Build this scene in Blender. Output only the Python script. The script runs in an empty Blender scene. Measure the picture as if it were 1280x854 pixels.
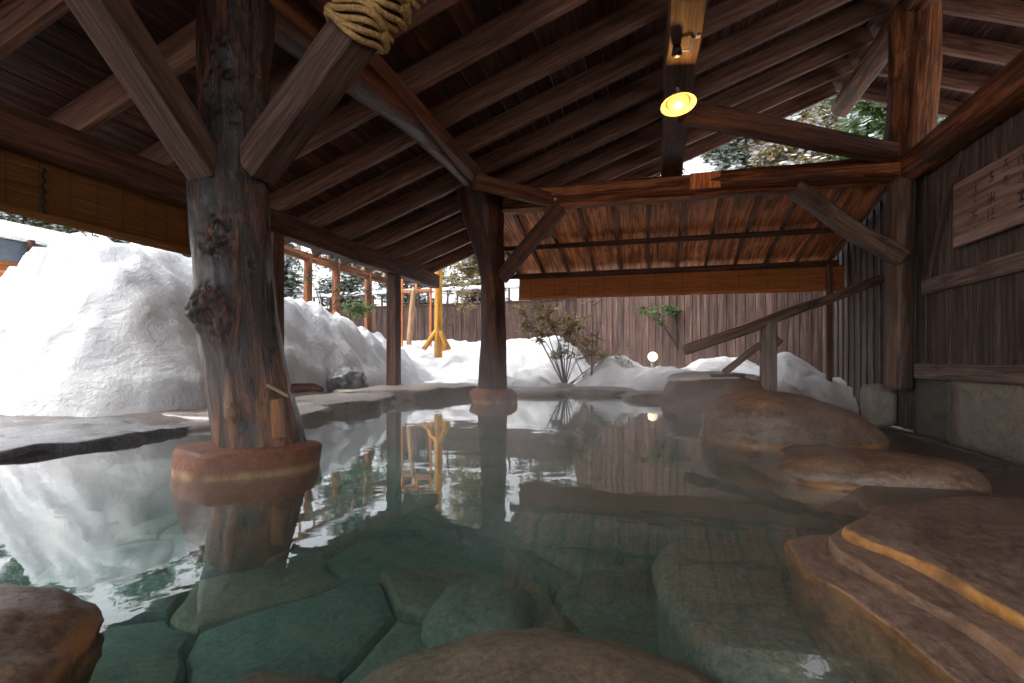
import bpy, bmesh, math, random
import numpy as np
from mathutils import Vector, Matrix, noise
random.seed(7); np.random.seed(7)
R = math.radians
S = bpy.context.scene
COL = S.collection

# ------------------------------------------------------------------ camera
# world frame: +Y runs along the eaves of the shelter, +X across it, z = 0 is the water surface
YAW = math.atan(175 / 650.0); CA, SA = math.cos(YAW), math.sin(YAW); CH = 0.70; FP = 650.0; HZ = 451.0
cam = bpy.data.cameras.new('camera'); camo = bpy.data.objects.new('camera', cam); COL.objects.link(camo)
camo.location = (0, 0, CH); camo.rotation_euler = (R(90), 0, YAW)
cam.sensor_width = 36; cam.lens = 36 * FP / 1280; cam.shift_y = (HZ - 427) / 1280.0
cam.clip_start = 0.05; cam.clip_end = 1500
S.camera = camo

# ------------------------------------------------------------------ world, sun, exposure
SUN_EL, SUN_AZ = R(50), R(248)       # azimuth measured clockwise from +Y
w = bpy.data.worlds.new('World'); S.world = w; w.use_nodes = True
nt = w.node_tree; nt.nodes.clear()
sky = nt.nodes.new('ShaderNodeTexSky'); sky.sky_type = 'NISHITA'; sky.sun_disc = False
sky.sun_elevation = SUN_EL; sky.sun_rotation = SUN_AZ; sky.air_density = 1.0; sky.dust_density = 4.0; sky.ozone_density = 0.6
hs = nt.nodes.new('ShaderNodeHueSaturation'); hs.inputs['Saturation'].default_value = 0.22
bg = nt.nodes.new('ShaderNodeBackground'); bg.inputs['Strength'].default_value = 0.11
ow = nt.nodes.new('ShaderNodeOutputWorld')
nt.links.new(sky.outputs[0], hs.inputs['Color']); nt.links.new(hs.outputs[0], bg.inputs[0]); nt.links.new(bg.outputs[0], ow.inputs[0])
sun = bpy.data.lights.new('sun', 'SUN'); sun.energy = 0.5; sun.angle = R(20); sun.color = (1.0, 0.96, 0.9)
suno = bpy.data.objects.new('sun', sun); COL.objects.link(suno); suno.location = (-20, -10, 30)
sd = Vector((math.sin(SUN_AZ) * math.cos(SUN_EL), math.cos(SUN_AZ) * math.cos(SUN_EL), math.sin(SUN_EL)))
suno.rotation_euler = (-sd).to_track_quat('-Z', 'Y').to_euler()
S.view_settings.view_transform = 'Standard'; S.view_settings.look = 'None'; S.view_settings.gamma = 1
S.view_settings.exposure = 2.08
S.render.engine = 'CYCLES'
cy = S.cycles
cy.max_bounces = 12; cy.diffuse_bounces = 7; cy.glossy_bounces = 4; cy.transmission_bounces = 4; cy.transparent_max_bounces = 16
cy.use_denoising = True; cy.use_adaptive_sampling = True; cy.adaptive_threshold = 0.02; cy.sample_clamp_indirect = 6.0
cy.caustics_reflective = False; cy.caustics_refractive = False

# ------------------------------------------------------------------ layout helpers: where a sight line meets a real plane
def ray(px): 
    r = (px - 640) / FP
    return (-SA + CA * r, CA + SA * r)
def G(px, py, z=0.0):
    d = FP * (CH - z) / (py - HZ); a = ray(px); return Vector((a[0] * d, a[1] * d, z))
def D(px, py, d):
    a = ray(px); return Vector((a[0] * d, a[1] * d, CH + (HZ - py) / FP * d))
def atX(px, py, X):
    a = ray(px); return D(px, py, X / a[0])
def atY(px, py, Y):
    a = ray(px); return D(px, py, Y / a[1])

# ------------------------------------------------------------------ object helpers
def link(o): COL.objects.link(o); return o
def world_of(o):
    m = o.matrix_basis.copy()
    return m if o.parent is None else world_of(o.parent) @ o.matrix_parent_inverse @ m
def adopt(o, p):
    if p is not None:
        o.parent = p; o.matrix_parent_inverse = world_of(p).inverted()
    return o
def thing(name, label, cat, loc=(0, 0, 0), group=None):
    o = bpy.data.objects.new(name, None); o.empty_display_size = 0.2; o.location = loc; link(o)
    o['label'] = label; o['category'] = cat
    if group: o['group'] = group
    return o
def tag(o, label, cat, group=None):
    o['label'] = label; o['category'] = cat
    if group: o['group'] = group
    return o
def struct(o): o['kind'] = 'structure'; return o
def node(name, parent, loc=(0, 0, 0)):
    o = bpy.data.objects.new(name, None); o.location = loc; o.empty_display_size = 0.1; link(o); return adopt(o, parent)
def meshobj(name, verts, faces, mat, parent=None, M=None, smooth=False):
    me = bpy.data.meshes.new(name); me.from_pydata([tuple(v) for v in verts], [], faces); me.update()
    if smooth: me.polygons.foreach_set('use_smooth', [True] * len(me.polygons))
    me.materials.append(mat)
    o = bpy.data.objects.new(name, me); link(o)
    if M is not None: o.matrix_basis = M
    return adopt(o, parent)
def bmobj(name, bm, mat, parent=None, M=None, smooth=False):
    me = bpy.data.meshes.new(name); bm.to_mesh(me); bm.free()
    if smooth: me.polygons.foreach_set('use_smooth', [True] * len(me.polygons))
    me.materials.append(mat)
    o = bpy.data.objects.new(name, me); link(o)
    if M is not None: o.matrix_basis = M
    return adopt(o, parent)
def frame(p0, p1, up=(0, 0, 1)):
    p0 = Vector(p0); p1 = Vector(p1); z = (p1 - p0).normalized(); u = Vector(up)
    if abs(z.dot(u)) > 0.98: u = Vector((0, 1, 0))
    x = u.cross(z).normalized(); y = z.cross(x)
    m = Matrix((x, y, z)).transposed().to_4x4(); m.translation = p0
    return m, (p1 - p0).length
_cache = {}
def boxmesh(w_, h_, l_, bev, mat, seg=1, wob=0.0, seed=0):
    k = (round(w_, 4), round(h_, 4), round(l_, 4), round(bev, 4), mat.name, seg, wob, seed)
    if k in _cache: return _cache[k]
    bm = bmesh.new()
    bmesh.ops.create_cube(bm, size=1.0)
    bmesh.ops.scale(bm, vec=(w_, h_, l_), verts=bm.verts); bmesh.ops.translate(bm, vec=(0, 0, l_ / 2), verts=bm.verts)
    if bev > 0: bmesh.ops.bevel(bm, geom=bm.edges[:], offset=bev, segments=1, affect='EDGES')
    if seg > 1:
        es = [e for e in bm.edges if abs((e.verts[0].co - e.verts[1].co).z) > l_ * 0.5]
        bmesh.ops.subdivide_edges(bm, edges=es, cuts=seg, use_grid_fill=True)
        for v in bm.verts:
            t = v.co.z * 1.1 + seed * 7.3
            v.co.x += wob * noise.noise((t, 1.7, seed)); v.co.y += wob * noise.noise((t, 8.1, seed * 3.1))
            q = noise.noise_vector((v.co.x * 9 + seed, v.co.y * 9, v.co.z * 2.5)); v.co.x += q.x * wob * .25; v.co.y += q.y * wob * .25
    me = bpy.data.meshes.new('timber'); bm.to_mesh(me); bm.free(); me.materials.append(mat)
    _cache[k] = me
    return me
def timber(name, p0, p1, w_, h_, mat, parent=None, up=(0, 0, 1), bev=0.008, seg=1, wob=0.0, seed=0):
    """squared timber from p0 to p1, grain along local z; h_ is its size along `up`"""
    m, l = frame(p0, p1, up)
    o = bpy.data.objects.new(name, boxmesh(w_, h_, l, bev, mat, seg, wob, seed)); link(o); o.matrix_basis = m
    return adopt(o, parent)
def log(name, pts, mat, parent=None, nr=20, ns=28, rough=0.07, seed=0, groove=0.03, cap=True, knots=()):
    """a natural trunk through (point, radius) pairs, grain along local z"""
    P = [Vector(p) for p, r in pts]; RR = [r for p, r in pts]
    m, L = frame(P[0], P[-1]); mi = m.inverted(); Q = [mi @ p for p in P]
    zz = [q.z for q in Q]; vs, fs = [], []
    for i in range(ns + 1):
        z = L * i / ns
        cx = float(np.interp(z, zz, [q.x for q in Q])); cyy = float(np.interp(z, zz, [q.y for q in Q])); r = float(np.interp(z, zz, RR))
        for j in range(nr):
            a = 2 * math.pi * j / nr; c, s = math.cos(a), math.sin(a)
            n1 = noise.noise((c * 1.1 + seed * 5.1, s * 1.1, z * 0.9)); n2 = noise.noise((c * 3.5, s * 3.5 + seed * 3.3, z * 0.5)); n3 = noise.noise((c * 9, s * 9 + seed, z * 4))
            rr = r * (1 + rough * n1 + groove * n2 + groove * 0.4 * n3)
            for (ka, kz, kr, kh) in knots:
                da = (a - ka + math.pi) % (2 * math.pi) - math.pi
                d2 = (da * r / kr) ** 2 + ((z - kz) / kr / 1.2) ** 2
                if d2 < 6:
                    rr += kh * math.exp(-d2) * (1 + .5 * noise.noise((a * 6, z * 22, seed))) - kh * .75 * math.exp(-d2 * 7)
            vs.append((cx + c * rr, cyy + s * rr, z))
    for i in range(ns):
        for j in range(nr):
            a = i * nr + j; b = i * nr + (j + 1) % nr
            fs.append((a, b, b + nr, a + nr))
    if cap: fs.append(tuple(range(nr))[::-1]); fs.append(tuple(ns * nr + j for j in range(nr)))
    o = meshobj(name, vs, fs, mat, parent, m, smooth=True)
    return o
def tubemesh(pts, r, nr=6):
    P = [Vector(p) for p in pts]; vs, fs = [], []
    for i, p in enumerate(P):
        t = (P[min(i + 1, len(P) - 1)] - P[max(i - 1, 0)]).normalized()
        u = Vector((0, 0, 1)) if abs(t.z) < .9 else Vector((1, 0, 0))
        x = u.cross(t).normalized(); y = t.cross(x); rr = r[i] if isinstance(r, (list, tuple)) else r
        for j in range(nr):
            a = 2 * math.pi * j / nr; vs.append(p + x * math.cos(a) * rr + y * math.sin(a) * rr)
    for i in range(len(P) - 1):
        for j in range(nr):
            a = i * nr + j; b = i * nr + (j + 1) % nr; fs.append((a, b, b + nr, a + nr))
    fs.append(tuple(range(nr))[::-1]); fs.append(tuple((len(P) - 1) * nr + j for j in range(nr)))
    return vs, fs
def merge(parts):
    V, F = [], []
    for v, f in parts:
        o = len(V); V += list(v); F += [tuple(i + o for i in q) for q in f]
    return V, F
def boxvf(c, s):
    x, y, z = c; a, b, d = s[0] / 2, s[1] / 2, s[2] / 2
    v = [(x - a, y - b, z - d), (x + a, y - b, z - d), (x + a, y + b, z - d), (x - a, y + b, z - d), (x - a, y - b, z + d), (x + a, y - b, z + d), (x + a, y + b, z + d), (x - a, y + b, z + d)]
    return v, [(0, 3, 2, 1), (4, 5, 6, 7), (0, 1, 5, 4), (1, 2, 6, 5), (2, 3, 7, 6), (3, 0, 4, 7)]

def rock(name, c, size, mat, label, cat='rock', seed=0, sub=5, amp=.16, flat=.0, rotz=0, pw=2.4, group=None, tilt=(0, 0), parent=None):
    bm = bmesh.new(); bmesh.ops.create_icosphere(bm, subdivisions=sub, radius=1)
    for v in bm.verts:
        n = v.co.normalized(); d = (abs(n.x) ** pw + abs(n.y) ** pw + abs(n.z) ** pw) ** (-1 / pw)
        r = d * (1 + amp * noise.fractal(n * .9 + Vector((seed * 3.7, seed, 1)), 1, 2, 3) + amp * .35 * noise.fractal(n * 3.2 + Vector((seed, 4, seed)), 1, 2, 4) + amp * .07 * noise.noise(n * 14 + Vector((seed,) * 3)))
        p = n * r
        if flat and p.z > flat: p.z = flat + (p.z - flat) * .3
        v.co = Vector((p.x * size[0], p.y * size[1], p.z * size[2]))
    M = Matrix.Translation(c) @ Matrix.Rotation(rotz, 4, 'Z') @ Matrix.Rotation(tilt[0], 4, 'X') @ Matrix.Rotation(tilt[1], 4, 'Y')
    o = bmobj(name, bm, mat, parent, M, smooth=True)
    if label: tag(o, label, cat, group)
    return o

# ------------------------------------------------------------------ materials
def newmat(name):
    m = bpy.data.materials.new(name); m.use_nodes = True; t = m.node_tree
    b = t.nodes['Principled BSDF']; return m, t, b
def N(t, kind, **kw):
    n = t.nodes.new(kind)
    for k, v in kw.items():
        if k in n.inputs: n.inputs[k].default_value = v
        else: setattr(n, k, v)
    return n
def ramp(t, src, stops):
    r = t.nodes.new('ShaderNodeValToRGB'); el = r.color_ramp.elements
    while len(el) < len(stops): el.new(0.5)
    for e, (p, c) in zip(el, stops): e.position = p; e.color = (*c, 1) if len(c) == 3 else c
    t.links.new(src, r.inputs[0]); return r.outputs[0]
def mixc(t, fac, a, b, mode='MIX'):
    n = t.nodes.new('ShaderNodeMix'); n.data_type = 'RGBA'; n.blend_type = mode
    for v, i in ((fac, 0), (a, 6), (b, 7)):
        if hasattr(v, 'is_linked'): t.links.new(v, n.inputs[i])
        else: n.inputs[i].default_value = v if i == 0 else (*v, 1)
    return n.outputs[2]
def mathn(t, op, a, b=0.0):
    n = t.nodes.new('ShaderNodeMath'); n.operation = op
    for i, v in enumerate((a, b)):
        if hasattr(v, 'is_linked'): t.links.new(v, n.inputs[i])
        else: n.inputs[i].default_value = v
    return n.outputs[0]
def objcoord(t, scale=(1, 1, 1), rnd=True):
    tc = t.nodes.new('ShaderNodeTexCoord'); mp = t.nodes.new('ShaderNodeMapping'); mp.inputs['Scale'].default_value = scale
    t.links.new(tc.outputs['Object'], mp.inputs[0])
    if rnd:
        oi = t.nodes.new('ShaderNodeObjectInfo'); t.links.new(mathn(t, 'MULTIPLY', oi.outputs['Random'], 60.0), mp.inputs['Location'])
        return mp.outputs[0], oi.outputs['Random']
    return mp.outputs[0], None
def tex(t, vec, scale, detail=6, rough=0.6, dist=0.0):
    n = N(t, 'ShaderNodeTexNoise', Scale=scale, Detail=detail, Roughness=rough, Distortion=dist); t.links.new(vec, n.inputs['Vector']); return n.outputs[0]
def bump(t, b, h, strength=0.5, dist=0.01, prev=None):
    n = N(t, 'ShaderNodeBump', Strength=strength, Distance=dist); t.links.new(h, n.inputs['Height'])
    if prev: t.links.new(prev, n.inputs['Normal'])
    t.links.new(n.outputs[0], b.inputs['Normal']); return n.outputs[0]

def wood(name, dark, mid, light, rough=0.6, gs=14, bs=0.6, var=0.4, worn=None, spec=0.22, wl=0.54, con=0.55):
    m, t, b = newmat(name)
    v, rnd = objcoord(t, (1, 1, 0.06)); v2, _ = objcoord(t, (1, 1, 0.30)); v3, _ = objcoord(t, (1, 1, 0.025))
    g = tex(t, v, gs, 9, 0.72, 0.9); g2 = tex(t, v2, 3.5, 6, 0.65, 0.4); fine = tex(t, v3, gs * 4.5, 4, 0.75)
    c = ramp(t, g, [(0.30, tuple(x * .6 for x in dark)), (0.44, dark), (0.53, mid), (0.66, light)])
    c = mixc(t, 1.0, c, ramp(t, fine, [(0.34, (1 - .65 * con,) * 3), (0.5, (1,) * 3), (0.66, (1 + .45 * con,) * 3)]), 'MULTIPLY')
    c = mixc(t, 1.0, c, ramp(t, g2, [(0.32, (1 - .55 * con,) * 3), (0.5, (1,) * 3), (0.7, (1 + .35 * con,) * 3)]), 'MULTIPLY')
    if worn:
        wv = ramp(t, tex(t, v2, 2.6, 8, 0.75, 1.2), [(wl, (0, 0, 0)), (wl + .07, (.85, .85, .85))]); c = mixc(t, wv, c, worn)
    vv = mathn(t, 'ADD', mathn(t, 'MULTIPLY', rnd, var), 1 - var / 2)
    hv = N(t, 'ShaderNodeHueSaturation'); t.links.new(c, hv.inputs['Color']); t.links.new(vv, hv.inputs['Value'])
    t.links.new(hv.outputs[0], b.inputs['Base Color'])
    t.links.new(ramp(t, g2, [(0.3, (rough * .75,) * 3), (0.7, (min(1, rough * 1.2),) * 3)]), b.inputs['Roughness'])
    b.inputs['Specular IOR Level'].default_value = spec
    n1 = bump(t, b, g, bs, 0.016); bump(t, b, fine, bs * .6, 0.005, n1)
    return m
M_beam = wood('dark_timber', (0.0688, 0.0286, 0.0166), (0.1306, 0.0550, 0.0331), (0.1925, 0.0858, 0.0524), 0.62)
M_raft = wood('rafter_timber', (0.1176, 0.0523, 0.0332), (0.2016, 0.0947, 0.0604), (0.2688, 0.1329, 0.0862), 0.65)
M_brace = wood('sawn_brace', (0.0725, 0.0372, 0.0264), (0.1208, 0.0640, 0.0462), (0.1811, 0.1013, 0.0755), 0.6, gs=20)
M_board = wood('roof_board', (0.0406, 0.0164, 0.0109), (0.0879, 0.0359, 0.0218), (0.1521, 0.0658, 0.0410), 0.75, var=.7)
M_brown = wood('reddish_timber', (0.0779, 0.0251, 0.0096), (0.2207, 0.0754, 0.0276), (0.4155, 0.1600, 0.0638), 0.55, gs=9, bs=.9, worn=(0.07, 0.034, 0.02), con=.9)
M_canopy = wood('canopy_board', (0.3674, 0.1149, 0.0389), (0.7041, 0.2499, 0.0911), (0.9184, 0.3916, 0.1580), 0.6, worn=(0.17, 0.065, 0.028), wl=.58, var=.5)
M_log = wood('natural_log', (0.0295, 0.0087, 0.0043), (0.0840, 0.0263, 0.0107), (0.1848, 0.0657, 0.0294), 0.45, gs=8, bs=1.0, worn=(0.20, 0.07, 0.018), wl=.58)
M_post = wood('wall_post_wood', (0.08, 0.048, 0.034), (0.16, 0.10, 0.072), (0.24, 0.165, 0.125), 0.6, gs=9, bs=.8)
M_wall = wood('wall_board', (0.0766, 0.0588, 0.0527), (0.1391, 0.1081, 0.0956), (0.2087, 0.1717, 0.1547), 0.7, gs=16)
M_rail = wood('weathered_rail', (0.1200, 0.0900, 0.0780), (0.2040, 0.1560, 0.1380), (0.2880, 0.2280, 0.2040), 0.7)
M_fence = wood('fence_board', (0.0426, 0.0218, 0.0169), (0.0850, 0.0488, 0.0393), (0.1329, 0.0860, 0.0731), 0.75, var=.6)
M_hand = wood('handrail_timber', (0.09, 0.055, 0.038), (0.19, 0.12, 0.085), (0.30, 0.205, 0.155), 0.65)
M_yellow = wood('yellow_timber', (0.40, 0.18, 0.03), (0.62, 0.30, 0.05), (0.72, 0.40, 0.09), 0.6)
M_pale = wood('pale_timber', (0.30, 0.17, 0.085), (0.46, 0.29, 0.16), (0.58, 0.40, 0.25), 0.7)
M_patch = wood('stained_patch', (0.10, 0.035, 0.010), (0.28, 0.11, 0.028), (0.48, 0.23, 0.07), 0.6)
M_bark = wood('bark', (0.03, 0.022, 0.017), (0.09, 0.065, 0.05), (0.19, 0.15, 0.125), 0.9)

def trunkmat(name):
    m, t, b = newmat(name)
    v, _ = objcoord(t, (1, 1, 0.16), rnd=False); v1, _ = objcoord(t, (1, 1, 1), rnd=False)
    g = tex(t, v, 9, 9, 0.68, 1.2); g2 = tex(t, v, 3.2, 6, 0.6, 0.8); fine = tex(t, v, 42, 4, 0.7, .5)
    c = ramp(t, g, [(0.38, (0.005, 0.002, 0.0015)), (0.50, (0.032, 0.010, 0.005)), (0.59, (0.085, 0.027, 0.011)), (0.71, (0.19, 0.068, 0.027))])
    gp = ramp(t, g2, [(0.46, (0, 0, 0)), (0.66, (1, 1, 1))]); c = mixc(t, mathn(t, 'MULTIPLY', gp, .22), c, (0.085, 0.055, 0.042)); c = mixc(t, 1.0, c, ramp(t, fine, [(0.35, (.4,) * 3), (0.5, (1,) * 3), (0.65, (1.5,) * 3)]), 'MULTIPLY')
    sx = t.nodes.new('ShaderNodeSeparateXYZ'); tc = t.nodes.new('ShaderNodeTexCoord'); t.links.new(tc.outputs['Object'], sx.inputs[0])
    # rusty mineral stain soaked up from the bath at the foot of the trunk
    st = mathn(t, 'ADD', sx.outputs[2], mathn(t, 'MULTIPLY', tex(t, v, 6, 5), 0.55))
    sf = ramp(t, st, [(0.42, (1, 1, 1)), (0.95, (0, 0, 0))])
    oc = ramp(t, g, [(0.40, (0.016, 0.006, 0.002)), (0.51, (0.12, 0.036, 0.006)), (0.64, (0.36, 0.125, 0.022))])
    c = mixc(t, sf, c, oc); t.links.new(c, b.inputs['Base Color'])
    t.links.new(ramp(t, g2, [(0.3, (.14,) * 3), (0.75, (.34,) * 3)]), b.inputs['Roughness'])
    b.inputs['Specular IOR Level'].default_value = .5
    n1 = bump(t, b, g, 1.0, 0.04); bump(t, b, fine, 0.8, 0.01, n1)
    return m
M_trunk = trunkmat('polished_trunk')

def stone(name, dark, mid, light, rough=(0.25, 0.5), stain=None, stainlvl=0.57, scale=1.0, bs=0.4, streak=(1, 1, 1), line=None, speck=0.35, rim=False):
    m, t, b = newmat(name)
    v, _ = objcoord(t, streak, rnd=False)
    g = tex(t, v, 2.6 * scale, 9, 0.62, 0.5); g2 = tex(t, v, 0.9 * scale, 6, 0.6, 0.8); fine = tex(t, v, 42 * scale, 5, 0.8); med = tex(t, v, 11 * scale, 8, 0.72)
    c = ramp(t, g, [(0.28, dark), (0.5, mid), (0.75, light)])
    c = mixc(t, mathn(t, 'MULTIPLY', ramp(t, fine, [(0.35, (0, 0, 0)), (0.7, (1, 1, 1))]), speck), c, tuple(x * 1.6 for x in light))
    c = mixc(t, mathn(t, 'MULTIPLY', ramp(t, med, [(0.38, (1, 1, 1)), (0.50, (0, 0, 0))]), .4), c, tuple(x * .45 for x in dark)); c = mixc(t, 1.0, c, ramp(t, fine, [(0.36, (.74,) * 3), (0.5, (1,) * 3), (0.64, (1.25,) * 3)]), 'MULTIPLY')
    if stain:
        c = mixc(t, ramp(t, g2, [(stainlvl, (0, 0, 0)), (stainlvl + 0.12, (1, 1, 1))]), c, stain)
    if rim:
        at_ = N(t, 'ShaderNodeAttribute'); at_.attribute_name = 'rim'
        rf = mathn(t, 'MULTIPLY', at_.outputs['Fac'], ramp(t, g, [(.36, (.15, .15, .15)), (.52, (1, 1, 1))]))
        oc = ramp(t, med, [(.35, (0.20, 0.075, 0.015)), (.55, (0.50, 0.22, 0.05)), (.7, (0.62, 0.40, 0.18))]); c = mixc(t, rf, c, oc)
    if line:
        # mineral tide line left just above the water surface
        geo = t.nodes.new('ShaderNodeNewGeometry'); sx = t.nodes.new('ShaderNodeSeparateXYZ'); t.links.new(geo.outputs['Position'], sx.inputs[0])
        z = mathn(t, 'ADD', sx.outputs[2], mathn(t, 'MULTIPLY', med, 0.03))
        lf = ramp(t, z, [(line[0] + 0.0, (0, 0, 0)), (line[0] + 0.008, (1, 1, 1)), (line[1], (1, 1, 1)), (line[1] + 0.03, (0, 0, 0))])
        c = mixc(t, mathn(t, 'MULTIPLY', lf, ramp(t, g, [(.38, (0, 0, 0)), (.55, (1, 1, 1))])), c, line[2])
    t.links.new(c, b.inputs['Base Color'])
    t.links.new(ramp(t, g, [(0.3, (rough[0],) * 3), (0.7, (rough[1],) * 3)]), b.inputs['Roughness'])
    n1 = bump(t, b, g, bs * .6, 0.03); n2 = bump(t, b, med, bs * .9, 0.016, n1); bump(t, b, fine, bs * 1.2, 0.004, n2)
    return m
OCH = (0.36, 0.16, 0.035)
M_rock = stone('wet_brown_rock', (0.0661, 0.0353, 0.0222), (0.1266, 0.0735, 0.0465), (0.2019, 0.1294, 0.0859), (0.28, 0.45), stain=(0.16, 0.085, 0.045), stainlvl=0.6, line=(0.012, 0.03, OCH))
M_ledge = stone('layered_brown_ledge', (0.0736, 0.0425, 0.0311), (0.1337, 0.0856, 0.0646), (0.2074, 0.1457, 0.1177), (0.30, 0.46), stain=(0.19, 0.105, 0.05), stainlvl=0.62, streak=(1, .5, 1), speck=.45, rim=True)
M_slate = stone('wet_grey_slab', (0.0378, 0.0405, 0.0459), (0.0945, 0.0972, 0.1053), (0.1890, 0.1890, 0.2025), (0.15, 0.4), stain=(0.09, 0.055, 0.03), stainlvl=0.64, streak=(1, 1.6, 1))
M_ledgegrey = stone('grey_brown_ledge', (0.084, 0.070, 0.063), (0.182, 0.154, 0.137), (0.308, 0.266, 0.238), (0.25, 0.5), stain=(0.19, 0.12, 0.07), stainlvl=0.6, line=(0.012, 0.03, (.26, .15, .06)))
M_bed = stone('pool_bed_stone', (0.0647, 0.0748, 0.0636), (0.1257, 0.1339, 0.1117), (0.1858, 0.1811, 0.1540), (0.6, 0.8), stain=(0.21, 0.15, 0.075), stainlvl=0.56, bs=.5)
M_sub = stone('submerged_boulder', (0.1173, 0.0729, 0.0474), (0.1943, 0.1247, 0.0837), (0.2582, 0.1734, 0.1192), (0.6, 0.8), stain=(0.25, 0.165, 0.09), stainlvl=0.55, bs=.35)
M_subg = stone('submerged_green_stone', (0.0926, 0.0861, 0.0667), (0.1677, 0.1466, 0.1143), (0.2430, 0.1956, 0.1547), (0.6, 0.8), stain=(0.22, 0.17, 0.10), stainlvl=0.6, bs=.4)
M_bank = stone('wet_stone_paving', (0.0319, 0.0234, 0.0191), (0.0682, 0.0516, 0.0429), (0.1216, 0.0978, 0.0858), (0.22, 0.45), stain=(0.10, 0.06, 0.035), stainlvl=0.58)
M_rust = stone('rust_stained_plinth', (0.0914, 0.0217, 0.0054), (0.2463, 0.0645, 0.0152), (0.3839, 0.1252, 0.0343), (0.45, 0.7), stain=(0.07, 0.035, 0.02), stainlvl=0.56, scale=2.2, bs=1.2, line=(0.0, 0.03, (0.55, 0.33, 0.14)))
M_granite = stone('grey_granite', (0.10, 0.09, 0.078), (0.21, 0.19, 0.165), (0.34, 0.31, 0.275), (0.5, 0.7), stain=(0.15, 0.125, 0.09), stainlvl=0.6, scale=3, bs=.6, speck=.55)
M_mossy = stone('mossy_granite', (0.03, 0.035, 0.028), (0.075, 0.08, 0.066), (0.15, 0.145, 0.125), (0.4, 0.6), stain=(0.055, 0.05, 0.04), stainlvl=0.52, scale=3, bs=.6)

def snowmat():
    m, t, b = newmat('snow')
    v, _ = objcoord(t, rnd=False)
    g = tex(t, v, 1.4, 8, 0.62, 0.4); f = tex(t, v, 9, 8, 0.72); ff = tex(t, v, 55, 4, .7)
    c = ramp(t, g, [(0.3, (0.53, 0.55, 0.59)), (0.46, (0.65, 0.665, 0.69)), (0.62, (0.73, 0.74, 0.755))])
    d1 = ramp(t, tex(t, v, .8, 7, .65, 1.0), [(0.58, (0, 0, 0)), (0.74, (1, 1, 1))]); c = mixc(t, mathn(t, 'MULTIPLY', d1, .6), c, (0.40, 0.37, 0.37))
    t.links.new(c, b.inputs['Base Color']); b.inputs['Roughness'].default_value = 0.85; b.inputs['Specular IOR Level'].default_value = .2
    n1 = bump(t, b, g, .6, .16); n2 = bump(t, b, f, 0.55, 0.05, n1); bump(t, b, ff, .5, .01, n2)
    return m
M_snow = snowmat()

def plain(name, col, rough=0.6, metal=0.0, bscale=None, emit=None, es=0.0):
    m, t, b = newmat(name)
    v, _ = objcoord(t, rnd=False); g = tex(t, v, bscale or 8, 5)
    t.links.new(ramp(t, g, [(0.3, tuple(x * .8 for x in col)), (0.7, tuple(min(1, x * 1.15) for x in col))]), b.inputs['Base Color'])
    b.inputs['Roughness'].default_value = rough; b.inputs['Metallic'].default_value = metal
    if emit: b.inputs['Emission Color'].default_value = (*emit, 1); b.inputs['Emission Strength'].default_value = es
    return m
M_black = plain('black_plastic', (0.012, 0.012, 0.013), .45)
M_white = plain('white_plastic', (0.7, 0.7, 0.68), .5)
M_ink = plain('ink', (0.035, 0.03, 0.028), .7)
M_enamel = plain('enamel_shade', (0.42, 0.27, 0.12), .35)
M_metal = plain('grey_metal', (0.3, 0.3, 0.31), .5, .6)
M_blueroof = plain('blue_grey_roofing', (0.10, 0.125, 0.15), .5)
M_bulb = plain('lit_bulb', (.25, .12, .04), .4, emit=(1.0, 0.46, 0.12), es=0.42)
M_globe = plain('lit_globe', (1, .9, .7), .4, emit=(1.0, 0.66, 0.28), es=.55)

def bamboo(name, k, tl=.38):
    m, t, b = newmat(name)
    v, _ = objcoord(t, (0.35, 0.35, 40), rnd=False); g = tex(t, v, 5, 4, .6); v2, _ = objcoord(t, rnd=False); g2 = tex(t, v2, 3, 5, .6)
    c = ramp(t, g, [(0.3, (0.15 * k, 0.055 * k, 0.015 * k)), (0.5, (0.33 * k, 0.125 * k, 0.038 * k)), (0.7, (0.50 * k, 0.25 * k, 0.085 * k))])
    c = mixc(t, ramp(t, g2, [(.55, (0, 0, 0)), (.75, (.6,) * 3)]), c, (0.17, 0.085, 0.045)); t.links.new(c, b.inputs['Base Color']); b.inputs['Roughness'].default_value = .85; b.inputs['Specular IOR Level'].default_value = .15
    tr = N(t, 'ShaderNodeBsdfTranslucent'); t.links.new(c, tr.inputs[0]); mx = N(t, 'ShaderNodeMixShader'); mx.inputs[0].default_value = tl
    t.links.new(b.outputs[0], mx.inputs[1]); t.links.new(tr.outputs[0], mx.inputs[2]); t.links.new(mx.outputs[0], t.nodes['Material Output'].inputs[0])
    return m
M_bamboo = bamboo('bamboo_slat', 0.75, .12); M_bamboo2 = bamboo('backlit_bamboo_slat', 1.7)  # far blind: light coming through the slats is painted in as brighter colour
def ropemat():
    m, t, b = newmat('straw_rope')
    v, _ = objcoord(t, rnd=False); g = tex(t, v, 60, 5, .7); 
    t.links.new(ramp(t, g, [(0.3, (0.22, 0.11, 0.03)), (0.55, (0.50, 0.29, 0.10)), (0.8, (0.72, 0.50, 0.24))]), b.inputs['Base Color']); b.inputs['Roughness'].default_value = .8
    bump(t, b, g, .8, .01); return m
M_rope = ropemat()
def leafmat(name, stops):
    m, t, b = newmat(name)
    v, _ = objcoord(t, rnd=False); g = tex(t, v, 3.5, 5, .7)
    c = ramp(t, g, stops); t.links.new(c, b.inputs['Base Color']); b.inputs['Roughness'].default_value = .6
    tr = N(t, 'ShaderNodeBsdfTranslucent'); t.links.new(c, tr.inputs[0]); mx = N(t, 'ShaderNodeMixShader'); mx.inputs[0].default_value = .35
    t.links.new(b.outputs[0], mx.inputs[1]); t.links.new(tr.outputs[0], mx.inputs[2]); t.links.new(mx.outputs[0], t.nodes['Material Output'].inputs[0])
    return m
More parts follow.
